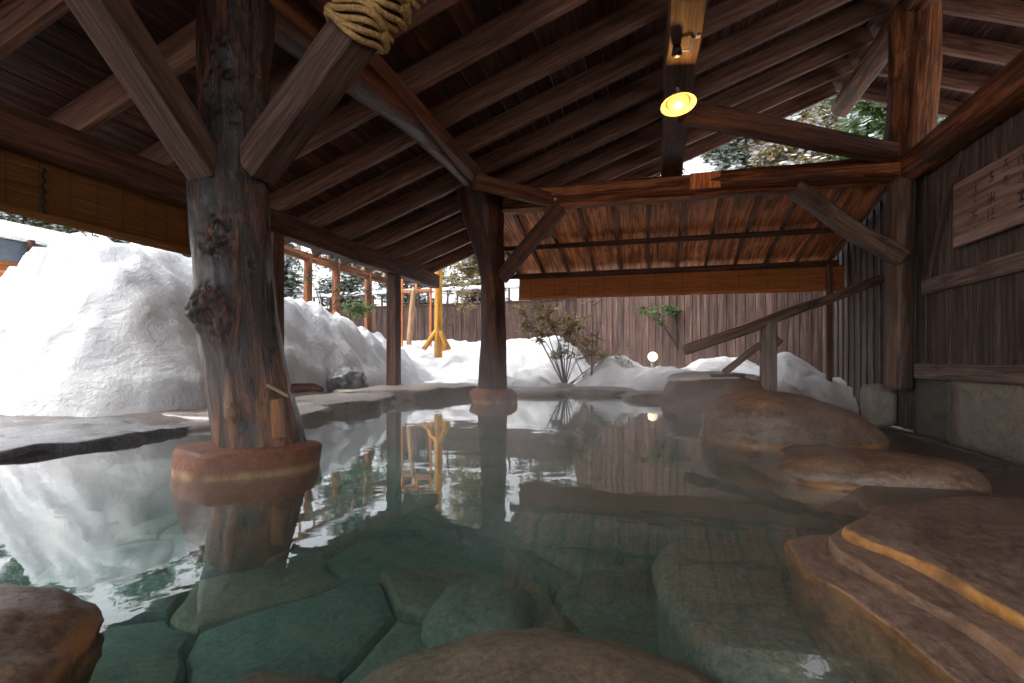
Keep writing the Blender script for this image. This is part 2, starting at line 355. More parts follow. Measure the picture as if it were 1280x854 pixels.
M_leaf = leafmat('evergreen_leaf', [(0.3, (0.025, 0.05, 0.018)), (0.5, (0.06, 0.095, 0.03)), (0.75, (0.12, 0.14, 0.045))])
M_ochre = leafmat('yellowing_leaf', [(0.3, (0.11, 0.10, 0.03)), (0.5, (0.24, 0.18, 0.06)), (0.7, (0.38, 0.25, 0.10))])
M_bright = leafmat('bright_green_leaf', [(0.3, (0.05, 0.10, 0.03)), (0.5, (0.10, 0.17, 0.05)), (0.75, (0.16, 0.24, 0.08))])

def watermat():
    m = bpy.data.materials.new('water'); m.use_nodes = True; t = m.node_tree; t.nodes.clear()
    out = t.nodes.new('ShaderNodeOutputMaterial')
    tc = t.nodes.new('ShaderNodeTexCoord'); mp = N(t, 'ShaderNodeMapping'); mp.inputs['Scale'].default_value = (1, 1, 1); t.links.new(tc.outputs['Object'], mp.inputs[0])
    n1 = tex(t, mp.outputs[0], 1.7, 3, .5, .6); n2 = tex(t, mp.outputs[0], 9, 3, .5, .3)
    h = mathn(t, 'ADD', n1, mathn(t, 'MULTIPLY', n2, .10))
    bp = N(t, 'ShaderNodeBump', Strength=.10, Distance=.03); t.links.new(h, bp.inputs['Height'])
    geo = t.nodes.new('ShaderNodeNewGeometry'); dt = t.nodes.new('ShaderNodeVectorMath'); dt.operation = 'DOT_PRODUCT'
    t.links.new(geo.outputs['Incoming'], dt.inputs[0]); t.links.new(bp.outputs[0], dt.inputs[1])
    om = mathn(t, 'SUBTRACT', 1.0, mathn(t, 'ABSOLUTE', dt.outputs['Value']))
    frs = mathn(t, 'ADD', 0.024, mathn(t, 'MULTIPLY', mathn(t, 'POWER', om, 3.9), 0.976))
    gl = N(t, 'ShaderNodeBsdfGlossy', Roughness=.015); gl.inputs['Color'].default_value = (1, 1, 1, 1); t.links.new(bp.outputs[0], gl.inputs['Normal'])
    tp = N(t, 'ShaderNodeBsdfTransparent'); mx = t.nodes.new('ShaderNodeMixShader')
    t.links.new(frs, mx.inputs[0]); t.links.new(tp.outputs[0], mx.inputs[1]); t.links.new(gl.outputs[0], mx.inputs[2]); t.links.new(mx.outputs[0], out.inputs['Surface'])
    va = N(t, 'ShaderNodeVolumeAbsorption', Density=0.5); va.inputs['Color'].default_value = (0.22, 0.76, 0.70, 1); vs_ = N(t, 'ShaderNodeVolumeScatter', Density=0.09, Anisotropy=.3); vs_.inputs['Color'].default_value = (.62, .88, .82, 1); ad = t.nodes.new('ShaderNodeAddShader'); t.links.new(va.outputs[0], ad.inputs[0]); t.links.new(vs_.outputs[0], ad.inputs[1]); t.links.new(ad.outputs[0], out.inputs['Volume'])
    return m
M_water = watermat()

# ------------------------------------------------------------------ the ground: pool basin, stone bank and walkway
POOL = [(-4.45, 2.3), (-4.45, 3.8), (-4.05, 5.3), (-4.2, 7.3), (-3.85, 9.3), (-3.6, 10.4), (-1.9, 10.9), (-.4, 10.5), (.35, 9.5), (.9, 8.2), (1.0, 6.6), (.95, 5.2), (1.0, 4.2), (1.05, 3.5), (1.0, 2.85),
        (.95, 2.3), (.98, 1.5), (1.0, .7), (1.0, -.6), (-.4, -1.3), (-1.7, -.8), (-2.2, .2), (-3.5, .7), (-4.4, 1.4)]
def smooth_closed(pts, n=8):
    out = []
    k = len(pts)
    for i in range(k):
        p0, p1, p2, p3 = (Vector((*pts[(i + j - 1) % k], 0)) for j in range(4))
        for s in range(n):
            t = s / n
            out.append(0.5 * ((2 * p1) + (-p0 + p2) * t + (2 * p0 - 5 * p1 + 4 * p2 - p3) * t * t + (-p0 + 3 * p1 - 3 * p2 + p3) * t ** 3))
    return [(v.x, v.y) for v in out]
PO = np.array(smooth_closed(POOL, 5))
def sdf(X, Y, poly):
    """signed distance, negative inside"""
    d = np.full(X.shape, 1e9); inside = np.zeros(X.shape, bool); n = len(poly)
    for i in range(n):
        ax, ay = poly[i]; bx, by = poly[(i + 1) % n]
        ex, ey = bx - ax, by - ay; l2 = ex * ex + ey * ey + 1e-12
        tt = np.clip(((X - ax) * ex + (Y - ay) * ey) / l2, 0, 1)
        d = np.minimum(d, np.hypot(X - ax - tt * ex, Y - ay - tt * ey))
        c = ((ay > Y) != (by > Y)) & (X < (bx - ax) * (Y - ay) / (by - ay + 1e-12) + ax); inside ^= c
    return np.where(inside, -d, d)
def sstep(a, b, x): 
    t = np.clip((x - a) / (b - a), 0, 1); return t * t * (3 - 2 * t)
def fbm(X, Y, s, o=4, seed=0.0):
    out = np.empty(X.size)
    xs = (X * s).ravel(); ys = (Y * s).ravel()
    for i in range(X.size): out[i] = noise.fractal((xs[i] + seed, ys[i] - seed, seed), 0.9, 2.1, o)
    return out.reshape(X.shape)
def sheet(name, xs, ys, Z, mat):
    X, Y = np.meshgrid(xs, ys); nx, ny = len(xs), len(ys)
    V = np.stack([X.ravel(), Y.ravel(), Z.ravel()], 1)
    idx = np.arange(nx * ny).reshape(ny, nx); F = np.stack([idx[:-1, :-1].ravel(), idx[:-1, 1:].ravel(), idx[1:, 1:].ravel(), idx[1:, :-1].ravel()], 1)
    return meshobj(name, V.tolist(), F.tolist(), mat, smooth=True)
xs = np.arange(-9, 5.6, 0.09); ys = np.arange(-5, 13.6, 0.09)
X, Y = np.meshgrid(xs, ys); sd_ = sdf(X, Y, PO); nz = fbm(X, Y, .8, 4, 3.1); nz2 = fbm(X, Y, 2.6, 3, 9.2)
inside = -.12 - .58 * sstep(0, 1.3, -sd_) + .05 * nz + .03 * nz2
shore = .05 + .05 * sstep(0, 1.2, sd_) + .03 * nz * sstep(.1, .5, sd_) + .012 * nz2
bank = np.where(sd_ < 0, np.minimum(inside, -.02), shore)
bank = bank * 1.0
edge = sstep(-.18, .08, sd_); bank = inside * (1 - edge) + shore * edge
walk = sstep(1.45, 2.1, X + .12 * nz + .5 * sstep(3.2, 2.4, Y) * -1) * sstep(.25, .75, sd_)
bank = bank * (1 - walk) + (-.33 + .008 * nz2) * walk
lb = sstep(0, .5, sd_) * (X > 1.2) * (Y > 3.9)            # behind the boulders the paving drops to the walkway
lb = sstep(.25, .8, sd_) * sstep(1.2, 1.6, X) * sstep(3.7, 4.4, Y)
bank = bank * (1 - lb) + (-.33 + .008 * nz2) * lb
SGR = struct(sheet('stone_ground', xs, ys, bank, M_bank)); SGR.data.materials.append(M_bed)
X4 = sd_[:-1, :-1].ravel(); SGR.data.polygons.foreach_set('material_index', (X4 < -.3).astype(np.int32))
def bank_z(x, y): 
    return float(bank[int(round((y - ys[0]) / .09)), int(round((x - xs[0]) / .09))])

# ------------------------------------------------------------------ snow-covered ground out to the horizon
def axis(lo, hi, flo, fhi, fine):
    a = list(np.arange(flo, fhi, fine)); s = fine; v = fhi
    while v < hi: a.append(v); s *= 1.25; v += s
    a.append(hi); s = fine; v = flo - fine; pre = []
    while v > lo: pre.append(v); s *= 1.25; v -= s
    pre.append(lo); return np.array(pre[::-1] + a)
sx_ = axis(-600, 600, -13, 6.0, .085); sy_ = axis(-300, 900, 2.5, 20, .085)
X, Y = np.meshgrid(sx_, sy_)
near = (np.abs(X) < 40) & (np.abs(Y) < 60)
n1 = fbm(X, Y, .45, 4, 1.3) * near; n2 = fbm(X, Y, 1.6, 4, 5.7) * near; n3 = fbm(X, Y, 5.0, 3, 2.2) * near
def vor(s, seed):
    out = np.zeros(X.shape).ravel(); xs_, ys_, nr_ = X.ravel(), Y.ravel(), near.ravel()
    for i in range(out.size):
        if nr_[i]: out[i] = noise.voronoi((xs_[i] * s, ys_[i] * s, seed))[0][0]
    return out.reshape(X.shape)
lump = (.35 - vor(1.7, 3.3)) * .9 + (.35 - vor(4.2, 7.7)) * .42
def gb(cx, cy, rx, ry, h): return h * np.exp(-(((X - cx) / rx) ** 2 + ((Y - cy) / ry) ** 2))
bottom = -1.6
# pile thrown off the eave, along x < -5.2
cross = sstep(-5.15, -7.1, X + .25 * n1 + .12 * n2)
front = sstep(3.75, 5.3, Y + .22 * n1 + .15 * n2 + .12 * (X + 5))
pk = np.interp(Y, [3, 5.2, 6.5, 8.5, 11, 13.5, 16], [2.2, 2.46, 2.34, 2.12, 1.78, .9, .55])
pile = pk * cross ** .8 * front ** .8 * (1 - .45 * sstep(-7.8, -12, X)) + .20 * n1 * cross * front + .27 * n2 * np.minimum(cross, front) + .34 * lump * np.sqrt(cross * front) + .09 * n3 * front
# bank beyond the far edge of the bath
far = .13 + 1.25 * sstep(11.6, 16.5, Y + .5 * n1) * sstep(-1.7, -3.0, X) + .22 * sstep(11, 17, Y) * sstep(-3, -1.8, X)
far = far + gb(-1.95, 13.6, .5, 1.2, -.45)
far = far + gb(-.86, 13.0, .72, .8, .62) + gb(1.75, 13.6, 1.0, 1.2, .62) + gb(.6, 12.2, .8, .7, .22) + gb(2.75, 12.0, .75, .8, .62) + gb(-3.0, 14.2, 1.6, 1.2, .5) + gb(-6.4, 14.0, 1.4, 1.2, .35)
far = far + .12 * n1 + .12 * n2 + .035 * n3 + .10 * lump * sstep(11.4, 12.5, Y)
# footprint that carries no snow: the shelter and the bath
cover_far = sstep(0, .55, Y - np.interp(X, [-6, -4, -2, -.5, .5, 1.4, 2.3, 3.4, 6], [10.5, 11.1, 11.35, 11.0, 10.2, 9.3, 10.0, 10.6, 11.2]) + .12 * n2)
cover_left = ((X < -5.0) & (Y > 3.0)).astype(float) * sstep(.02, .16, cross * front)
snow_far = np.where(cover_far > .01, -.5 + (far + .5) * cover_far ** .35, bottom)
snow_left = np.where(cover_left > .01, -.4 + (pile + .4) * cover_left, bottom)
Z = np.maximum(snow_far, snow_left)
outer = (np.hypot(X, Y - 5) > 24)
wild = .6 + .5 * n1 + np.clip((np.hypot(X, Y) - 40) * .05, 0, 30)
Z = np.where((X > 4.2) & (Y < 10.5), .1, Z); Z = np.where((X < -8.5) & (Y <= 3.6), .2, Z); Z = np.where(Y < -4.2, .2, Z)
fo = sstep(18, 26, np.hypot(X, Y - 5)); Z = np.where(Z > -1, Z * (1 - fo) + wild * fo, np.where(fo > .5, wild, Z))
struct(sheet('snow_ground', sx_, sy_, Z, M_snow))
def snow_z(x, y):
    i = int(np.argmin(np.abs(sy_ - y))); j = int(np.argmin(np.abs(sx_ - x))); return float(Z[i, j])

# ------------------------------------------------------------------ water
c0 = PO.mean(0); ring = []
for i in range(len(PO)):
    a, b_ = PO[i - 1], PO[(i + 1) % len(PO)]; tn = b_ - a; nn = np.array([tn[1], -tn[0]]); nn /= np.linalg.norm(nn) + 1e-9
    if sdf(np.array([PO[i][0] + nn[0] * .05]), np.array([PO[i][1] + nn[1] * .05]), PO)[0] < 0: nn = -nn
    ring.append(PO[i] + nn * .16)
k = len(ring)
vs = [(p[0], p[1], 0.0) for p in ring] + [(p[0], p[1], -1.3) for p in ring]
fs = [tuple(range(k))[::-1], tuple(range(k, 2 * k))] + [(i, (i + 1) % k, k + (i + 1) % k, k + i) for i in range(k)]
wo = meshobj('water', vs, fs, M_water); struct(wo)
bm = bmesh.new(); bm.from_mesh(wo.data); bmesh.ops.recalc_face_normals(bm, faces=bm.faces); bm.to_mesh(wo.data); bm.free()

# ------------------------------------------------------------------ the shelter
ROOF0, PITCH, RX = 2.80, 0.365, 3.5           # rafter underside at x = -5, slope, ridge x
def rz(x): return ROOF0 + PITCH * ((x + 5) if x <= RX else (2 * RX - x + 5))
SH = thing('bath_shelter', 'dark timber roof shelter on crooked trunk posts over the hot spring pool', 'shelter', (0, 5, 0))
YE = 11.45
# rafters
YR = [YE - .875 * i for i in range(16)]
e = Vector((1, 0, PITCH)).normalized(); up = Vector((-e.z, 0, e.x)); up2 = Vector((e.z, 0, e.x))
RD = .29
for i, y in enumerate(YR):
    a = Vector((-5.75, y, rz(-5.75))) + up * RD / 2; b_ = Vector((RX - .02, y, rz(RX - .02))) + up * RD / 2
    timber('rafter', a, b_, .085, RD, M_raft, SH, up, .006)
    a = Vector((7.6, y, rz(7.6))) + up2 * RD / 2; b_ = Vector((RX + .02, y, rz(RX + .02))) + up2 * RD / 2
    timber('rafter', a, b_, .085, RD, M_raft, SH, up2, .006)
roof = node('roof', SH, (0, 5, 5)); roof['label'] = 'low pitched gable roof of dark boards'
y0, y1 = YR[-1] - .25, YE + .28
nb = 42; L = math.hypot(RX + 5.9, (RX + 5.9) * PITCH); bw = L / nb
for i in range(nb):
    s = (i + .5) * bw; p = Vector((-5.9, 0, rz(-5.9))) + e * s + up * (RD + .012 + random.uniform(-.002, .004))
    timber('roof_board', p + Vector((0, y0, 0)), p + Vector((0, y1, 0)), bw - .008, .022, M_board, roof, up, 0)
for i in range(20):
    s = (i + .5) * bw; q = Vector((-1, 0, PITCH)).normalized(); p = Vector((RX + .0, 0, rz(RX))) - q * s + up2 * (RD + .012)
    timber('roof_board', p + Vector((0, y0, 0)), p + Vector((0, y1, 0)), bw - .008, .022, M_board, roof, up2, 0)
# snow load on top of the roof
for nm, xa, xb in (('roof_snow', -5.95, RX), ('roof_snow', RX, 7.7)):
    V, F = [], []; nx, ny = 24, 30
    for lay in (0, 1):
        for j in range(ny + 1):
            for i_ in range(nx + 1):
                x = xa + (xb - xa) * i_ / nx; y = y0 + (y1 - y0) * j / ny
                zb = rz(x) + RD * 1.07 + .035; V.append((x, y, zb + (0 if lay == 0 else .42 + .07 * noise.noise((x * .9, y * .9, 4)))))
    st = (nx + 1) * (ny + 1)
    for j in range(ny):
        for i_ in range(nx):
            a = j * (nx + 1) + i_; F.append((a, a + nx + 1, a + nx + 2, a + 1)); F.append((a + st, a + st + 1, a + st + nx + 2, a + st + nx + 1))
    for j in range(ny):
        for i_ in (0, nx):
            a = j * (nx + 1) + i_; F.append((a, a + nx + 1, a + nx + 1 + st, a + st))
    for i_ in range(nx):
        for j in (0, ny):
            a = j * (nx + 1) + i_; F.append((a, a + 1, a + 1 + st, a + st))
    meshobj(nm, V, F, M_snow, roof, smooth=False)
timber('ridge_board', (RX, y0, rz(RX) + .22), (RX, y1, rz(RX) + .22), .34, .05, M_board, SH)
# eave beam and its posts
EX = -5.0
timber('eave_beam', (EX, -1.5, 2.58), (EX, YE + .1, 2.58), .20, .32, M_beam, SH, bev=.01, seg=14, wob=.02)
for i, y in enumerate((9.45, 6.0, 2.55)):
    timber('eave_post', (EX, y, bank_z(EX, y) - .05), (EX, y, 2.425), .22, .22, M_beam, SH, (0, 1, 0), .012)
# near-left wall plate at other side hidden above frame: second eave on the right
timber('eave_beam', (7.0, -1.5, 2.58), (7.0, YE + .1, 2.58), .20, .30, M_beam, SH, bev=.01)
# trunk posts
LP = Vector((-2.59, 2.88, 0)); CP = Vector((-2.66, 8.56, 0))
def L_at(px, py): 
    v = D(px, py, 3.45); return v
trunkpts = []
for (xl, xr, py) in ((268, 386, 562), (263, 379, 530), (259, 370, 500), (254, 362, 465), (249, 356, 430), (244, 351, 395), (243, 347, 360), (241, 345, 325), (237, 343, 290), (234, 341, 250), (235, 338, 215), (240, 336, 180), (246, 337, 145), (248, 338, 110), (247, 340, 75), (247, 344, 40), (248, 346, 8)):
    trunkpts.append((D((xl + xr) / 2, py, 3.45), (xr - xl) / 2 / 650 * 3.45 * .86))
kn = [(R(279), .88, .11, .075), (R(256), .93, .07, .07), (R(288), 1.42, .11, -.075), (R(300), 2.42, .17, .035), (R(318), 2.1, .08, .03), (R(285), .28, .05, .035), (R(335), 1.2, .09, .02), (R(330), .34, .06, .02)]
TP = log('trunk_post', trunkpts, M_trunk, SH, nr=96, ns=190, rough=.05, groove=.065, seed=2, knots=kn)
TP['label'] = 'thick knotted trunk post with rusty foot'
rock('heartwood', D(272, 291, 3.285), (.035, .035, .05), M_patch, None, seed=5, sub=3, amp=.5, parent=TP)
b0 = D(366, 486, 3.36); log('branch_stub', [(b0, .035), (b0 + Vector((.13, .02, .01)), .028), (b0 + Vector((.20, .03, -.005)), .016)], M_log, TP, nr=10, ns=6)
b0 = D(334, 483, 3.225)
timber('bark_flap', b0 + Vector((0, 0, .01)), D(362, 496, 3.225), .03, .02, M_pale, TP, bev=.004)
# wooden patch let into the foot of the trunk
pp = D(349, 548, 3.262); timber('patch_board', pp, D(345, 499, 3.285), .12, .03, M_patch, TP, up=Vector((-.13, -1, 0)), bev=.006)
cpts = []
for (xl, xr, py, dd) in ((597, 634, 490, 8.9), (599, 633, 470, 8.9), (601, 632, 430, 8.9), (601, 631, 390, 8.9), (601, 630, 350, 8.9), (596, 630, 325, 8.9), (588, 629, 300, 8.9), (579, 629, 275, 8.9), (574, 631, 252, 8.9), (571, 634, 236, 8.9)):
    cpts.append((D((xl + xr) / 2, py, dd), (xr - xl) / 2 / 650 * dd))
log('trunk_post', cpts, M_log, SH, nr=40, ns=60, rough=.09, groove=.07, seed=5)
# log running from the near trunk to the far one
lt = trunkpts[-1][0]; ct = cpts[-1][0]
a = Vector((lt.x - .02, 1.3, lt.z + .02)); mid_ = lt.lerp(ct, .5) + Vector((0, 0, .10))
log('log_beam', [(a, .17), (lt + Vector((0, 0, .14)), .17), (mid_ + Vector((0, 0, .10)), .165), (ct + Vector((.0, -.1, .02)), .17), (Vector((-2.7, 9.1, ct.z + .05)), .15)], M_log, SH, nr=28, ns=50, rough=.09, groove=.06, seed=9)
timber('purlin', (-2.62, -1.5, 3.56), (-2.62, YE + .1, 3.56), .16, .2, M_beam, SH)
# cross tie beam from the far trunk to the wall post
RP = Vector((3.42, 8.5, 0))
tie = timber('tie_beam', (-2.6, 8.52, 3.42), (.95, 8.52, 3.42), .24, .30, M_brown, SH, bev=.02, seg=12, wob=.05, seed=3)
log('tie_beam', [((.85, 8.5, 3.42), .17), ((2.0, 8.48, 3.40), .185), ((2.8, 8.47, 3.39), .20), ((3.5, 8.46, 3.42), .19)], M_brown, SH, nr=24, ns=20, seed=4, rough=.05)
timber('under_plate', (-2.45, 8.50, 3.23), (2.3, 8.50, 3.23), .20, .06, M_brown, SH, bev=.012, seg=10, wob=.03, seed=6)
timber('splice_block', (.78, 8.36, 3.30), (.78, 8.36, 3.545), .44, .06, M_canopy, SH, (0, 1, 0), .006)
# near cross beam over the first trunk (above the picture) that the roped brace carries
timber('tie_beam', (-2.75, 2.88, lt.z + .30), (3.5, 2.88, lt.z + .42), .24, .26, M_beam, SH, bev=.02, seg=10, wob=.03, seed=8)
# lamp beam along the shelter
timber('lamp_beam', (.28, -1.4, 3.74), (.28, 8.75, 3.74), .31, .34, M_beam, SH, bev=.02, seg=20, wob=.03, seed=11)
for y in (8.5, 4.2, .5): timber('strut_post', (.28, y, 3.9), (.28, y, rz(.28)), .16, .16, M_beam, SH, (0, 1, 0))
timber('purlin', (.28, -1.5, rz(.28) - .09), (.28, YE + .1, rz(.28) - .09), .15, .18, M_beam, SH)
# horizontal corner braces
timber('corner_brace', (.34, 6.35, 3.60), (3.25, 8.35, 3.56), .16, .26, M_beam, SH, bev=.012, seg=6, wob=.02, seed=12)
cb0 = D(578, 232, 7.9); timber('corner_brace', Vector((-2.55, 7.35, 3.38)), Vector((-1.62, 8.36, 3.33)), .12, .22, M_beam, SH, bev=.012)
# knee braces
timber('knee_brace', Vector((-2.50, 8.5, 2.10)), Vector((-1.45, 8.5, 3.24)), .20, .24, M_beam, SH, (0, 1, 0), .015, seg=4, wob=.02)
timber('knee_brace', Vector((3.34, 8.36, 2.10)), Vector((1.98, 8.36, 3.18)), .20, .30, M_hand, SH, (0, 1, 0), .02, seg=6, wob=.05, seed=2)
lb0 = D(256, 212, 3.28); dirl = Vector((-.05, -1.0, 1.0)).normalized()
kb = timber('knee_brace', lb0 - dirl * .02 + Vector((0.02, 0, 0)), lb0 + dirl * 1.5, .20, .20, M_brace, SH, (1, 0, 0), .01)
rb0 = D(330, 196, 3.36); dirr = Vector((1.0, -.03, 1.0)).normalized()
kb2 = timber('knee_brace', rb0 - dirr * .12, rb0 + dirr * 1.42, .22, .22, M_brace, SH, (0, 1, 0), .01)
for o_, p_ in ((kb, D(205, 150, 3.03)), (kb2, D(371, 148, 3.22))):
    V, F = tubemesh([p_, p_ + Vector((SA, -CA, 0)) * .03], .016, 8); meshobj('bolt', V, F, M_metal, o_)
V, F = tubemesh([D(694, 249, 7.98), D(694, 249, 7.93)], .022, 8); meshobj('bolt', V, F, M_metal, SH)
# wall post, king post and ridge
log('wall_post', [((3.36, 8.5, .30), .17), ((3.37, 8.5, 1.2), .165), ((3.38, 8.5, 2.2), .165), ((3.40, 8.5, 3.25), .17)], M_post, SH, nr=32, ns=40, rough=.05, groove=.04, seed=14)
log('king_post', [((3.42, 8.5, 3.5), .30), ((3.50, 8.5, 4.1), .29), ((3.55, 8.5, 4.8), .30), ((3.56, 8.5, 5.62), .31)], M_brown, SH, nr=40, ns=40, rough=.08, groove=.05, seed=15)
log('ridge_log', [((RX, -1.4, 5.62), .2), ((RX, 4, 5.66), .19), ((RX, 8.5, 5.62), .2), ((RX - .02, 11.2, 5.52), .17)], M_brown, SH, nr=24, ns=40, rough=.12, groove=.07, seed=16)
log('log_beam', [((3.48, 8.55, 3.38), .19), ((3.5, 7.2, 3.42), .21), ((3.52, 5.5, 3.46), .23), ((3.55, 2.0, 3.45), .24), ((3.55, -1.4, 3.45), .24)], M_brown, SH, nr=28, ns=50, rough=.07, groove=.05, seed=17)
# small pent canopy at the far gable
cz = lambda y: 3.28 - .245 * (y - 8.7)
can = node('canopy', SH, (0, 10, 2.9)); can['label'] = 'reddish boarded canopy sloping down over far pool edge'
cx0, cx1 = -3.0, 3.42; nb = 27; bw = (cx1 - cx0) / nb
cu = Vector((0, .245, 1)).normalized()
for i in range(nb):
    x = cx0 + (i + .5) * bw
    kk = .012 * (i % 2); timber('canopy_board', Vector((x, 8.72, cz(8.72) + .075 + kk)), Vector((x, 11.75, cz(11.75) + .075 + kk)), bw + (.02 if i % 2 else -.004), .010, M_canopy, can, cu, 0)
for i in range(12):
    x = cx0 + .1 + i * (cx1 - cx0 - .2) / 11
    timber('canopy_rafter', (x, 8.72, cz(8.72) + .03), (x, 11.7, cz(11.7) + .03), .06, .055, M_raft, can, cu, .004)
for y, s in ((9.95, .085), (11.3, .10)):
    timber('canopy_purlin', (cx0 - .1, y, cz(y) - .055), (cx1 + .05, y, cz(y) - .055), .09, s, M_board, can, bev=.006)
for x in (-2.95, 3.3): timber('canopy_post', (x, 11.3, cz(11.3) - .09), (x, 11.3, .1 if x < 0 else -.3), .1, .1, M_beam, can, (0, 1, 0)) if x > 0 else None
V, F = boxvf(((cx0 + cx1) / 2, 0, 0), (cx1 - cx0 + .1, 1, 1)); V = [(v[0], 10.235 + v[1] * 3.1, cz(10.235 + v[1] * 3.1) + (.105 if v[2] < 0 else .34)) for v in V]; meshobj('canopy_snow_light_block', V, F, M_snow, can)  # unseen snow layer added to stop light leaking between the canopy boards

# ------------------------------------------------------------------ plank wall on granite footing
WX = 3.60
WL = thing('plank_wall', 'grey brown vertical plank wall with rails on granite footing, right side', 'wall', (WX, 6, -.33))
pitchw = .29
yy = 12.1; i = 0
while yy > -1.5:
    far_ = yy > 8.5
    zb = -.30 if far_ else .62
    ztop = 3.9 if far_ else 3.42
    timber('wall_board', (WX + .03 + random.uniform(0, .008), yy - pitchw / 2, zb), (WX + .03, yy - pitchw / 2, ztop), .022, pitchw - .012, M_wall, WL, (0, 1, 0), .003)
    if far_: timber('batten', (WX + .005, yy - pitchw + .0, zb), (WX + .005, yy - pitchw + .0, ztop), .022, .05, M_wall, WL, (0, 1, 0), .003)
    yy -= pitchw; i += 1
timber('sill_beam', (WX - .04, 8.36, .56), (WX - .04, -1.5, .56), .16, .20, M_rail, WL, bev=.008)
timber('wall_rail', (WX - .0, 8.36, 1.70), (WX - .0, -1.5, 1.70), .06, .20, M_rail, WL, bev=.006)
timber('diagonal_brace', (WX - .0, 8.25, 1.82), (WX - .0, 7.45, 3.3), .03, .10, M_wall, WL, (0, 1, 0), .004)
timber('corner_post', (WX - .03, 12.18, -.33), (WX - .03, 12.18, 3.9), .20, .16, M_hand, WL, (0, 1, 0), .01)
for (ya, yb, mt, nm) in ((8.42, 7.52, M_mossy, 'dark mossy granite block'), (7.50, 5.75, M_granite, None), (5.73, 4.0, M_granite, None), (3.98, 2.1, M_granite, None), (2.08, .2, M_granite, None)):
    bm = bmesh.new(); bmesh.ops.create_cube(bm, size=1); bmesh.ops.scale(bm, vec=(.30, ya - yb, .80), verts=bm.verts); bmesh.ops.translate(bm, vec=(WX + .06, (ya + yb) / 2, .055), verts=bm.verts)
    bmesh.ops.subdivide_edges(bm, edges=bm.edges[:], cuts=7, use_grid_fill=True)
    for v in bm.verts: v.co += noise.noise_vector(v.co * 3.0) * .02 + noise.noise_vector(v.co * 11) * .008
    o = bmobj('granite_block', bm, mt, WL, smooth=True)
    if nm: o['label'] = nm
V = [];
kerb = timber('kerb_strip', (WX - .16, 8.8, -.335), (WX - .16, 0, -.335), .10, .05, M_mossy, WL, bev=.012, seg=20, wob=.02, seed=4)

# ------------------------------------------------------------------ rocks
def slab(name, outline, z0, z1, mat, label, seed=0, round_=.05, rings=16, cat='rock', dome=.03, tilt=(0, 0), amp=.02, nsm=10, rim=0.0, flare=.04):
    P = smooth_closed(outline, nsm); n = len(P); cx = sum(p[0] for p in P) / n; cyy = sum(p[1] for p in P) / n
    V, F = [], []
    prof = []
    for i in range(5): prof.append((1.0 + flare * (1 - i / 4), z0 + (z1 - round_ - z0) * i / 4))
    sz = math.sqrt(sum((p[0] - cx) ** 2 + (p[1] - cyy) ** 2 for p in P) / n)
    for i in range(1, 7):
        a = math.pi / 2 * i / 6; prof.append((1 - round_ / sz * (1 - math.cos(a)), z1 - round_ + round_ * math.sin(a)))
    sc = prof[-1][0]
    for i in range(1, rings): prof.append((sc * (1 - i / rings), z1 + dome * (1 - (1 - i / rings) ** 2)))
    for (s, z) in prof:
        for j, p in enumerate(P):
            x = cx + (p[0] - cx) * s; y = cyy + (p[1] - cyy) * s
            q = noise.fractal((x * 2.2 + seed, y * 2.2, z * 2 + seed), 1, 2, 4); q2 = noise.fractal((x * 2.0, y * 2.0 + seed * 2, z * 5), 1, 2, 3)
            V.append((x + amp * 1.6 * q2, y + amp * 1.6 * q, z + amp * .5 * q + tilt[0] * (x - cx) + tilt[1] * (y - cyy)))
    m = len(prof)
    for i in range(m - 1):
        for j in range(n):
            a = i * n + j; b_ = i * n + (j + 1) % n; F.append((a, b_, b_ + n, a + n))
    F.append(tuple((m - 1) * n + j for j in range(n)))
    o = meshobj(name, V, F, mat, None, smooth=True)
    at_ = o.data.attributes.new('rim', 'FLOAT', 'POINT'); rv = [0, 0, .1, .25, .6, .9, 1, 1, .8, .35, .1]
    at_.data.foreach_set('value', [(rv[i] if i < len(rv) else 0) * rim for i in range(m) for j in range(n)])
    tag(o, label, cat); return o

# plinth stones in the water
slab('plinth_stone', [(LP.x + .46 * math.cos(a) * (1 + .06 * math.sin(3 * a)) - .02, LP.y + .42 * math.sin(a)) for a in [i * math.pi / 5 for i in range(10)]], -.75, .145, M_rust, 'rust orange round plinth stone under the thick knotted trunk post', 1, .03, cat='plinth', dome=.012, amp=.034, tilt=(.03, -.02), flare=-.35)
slab('plinth_stone', [(CP.x + .04 + .41 * math.cos(a), CP.y + .0 + .36 * math.sin(a)) for a in [i * math.pi / 4 for i in range(8)]], -.7, .24, M_rust, 'brown plinth stone under the far trunk post in mid pool', 4, .10, cat='plinth', dome=.02, amp=.05, flare=-.3)
# footing stone beside the wall post
rock('footing_stone', (3.28, 8.98, .04), (.19, .19, .31), M_granite, 'upright grey granite footing stone at the foot of plank wall', 'stone', 3, 4, .06, pw=6)
# right-hand boulders
rock('boulder', (1.18, 5.12, -.03), (.74, .56, .43), M_rock, 'large smooth brown boulder below the handrail post', 'boulder', 11, 6, .08, rotz=R(18), pw=2.6, tilt=(0, R(13)))
rock('boulder', (1.22, 3.46, -.03), (.52, .36, .20), M_rock, 'low flat brown boulder between large boulder and ledge', 'boulder', 23, 6, .09, rotz=R(-14), pw=3.0)
sb = rock('boulder', (.92, 8.35, .10), (.76, .62, .40), M_rock, 'dark boulder capped with snow behind the large boulder', 'boulder', 31, 5, .12, rotz=R(10), pw=2.6)
rock('snow_cap', (.90, 8.50, .43), (.66, .52, .10), M_snow, None, seed=31, sub=5, amp=.10, rotz=R(10), pw=2.4, parent=sb)
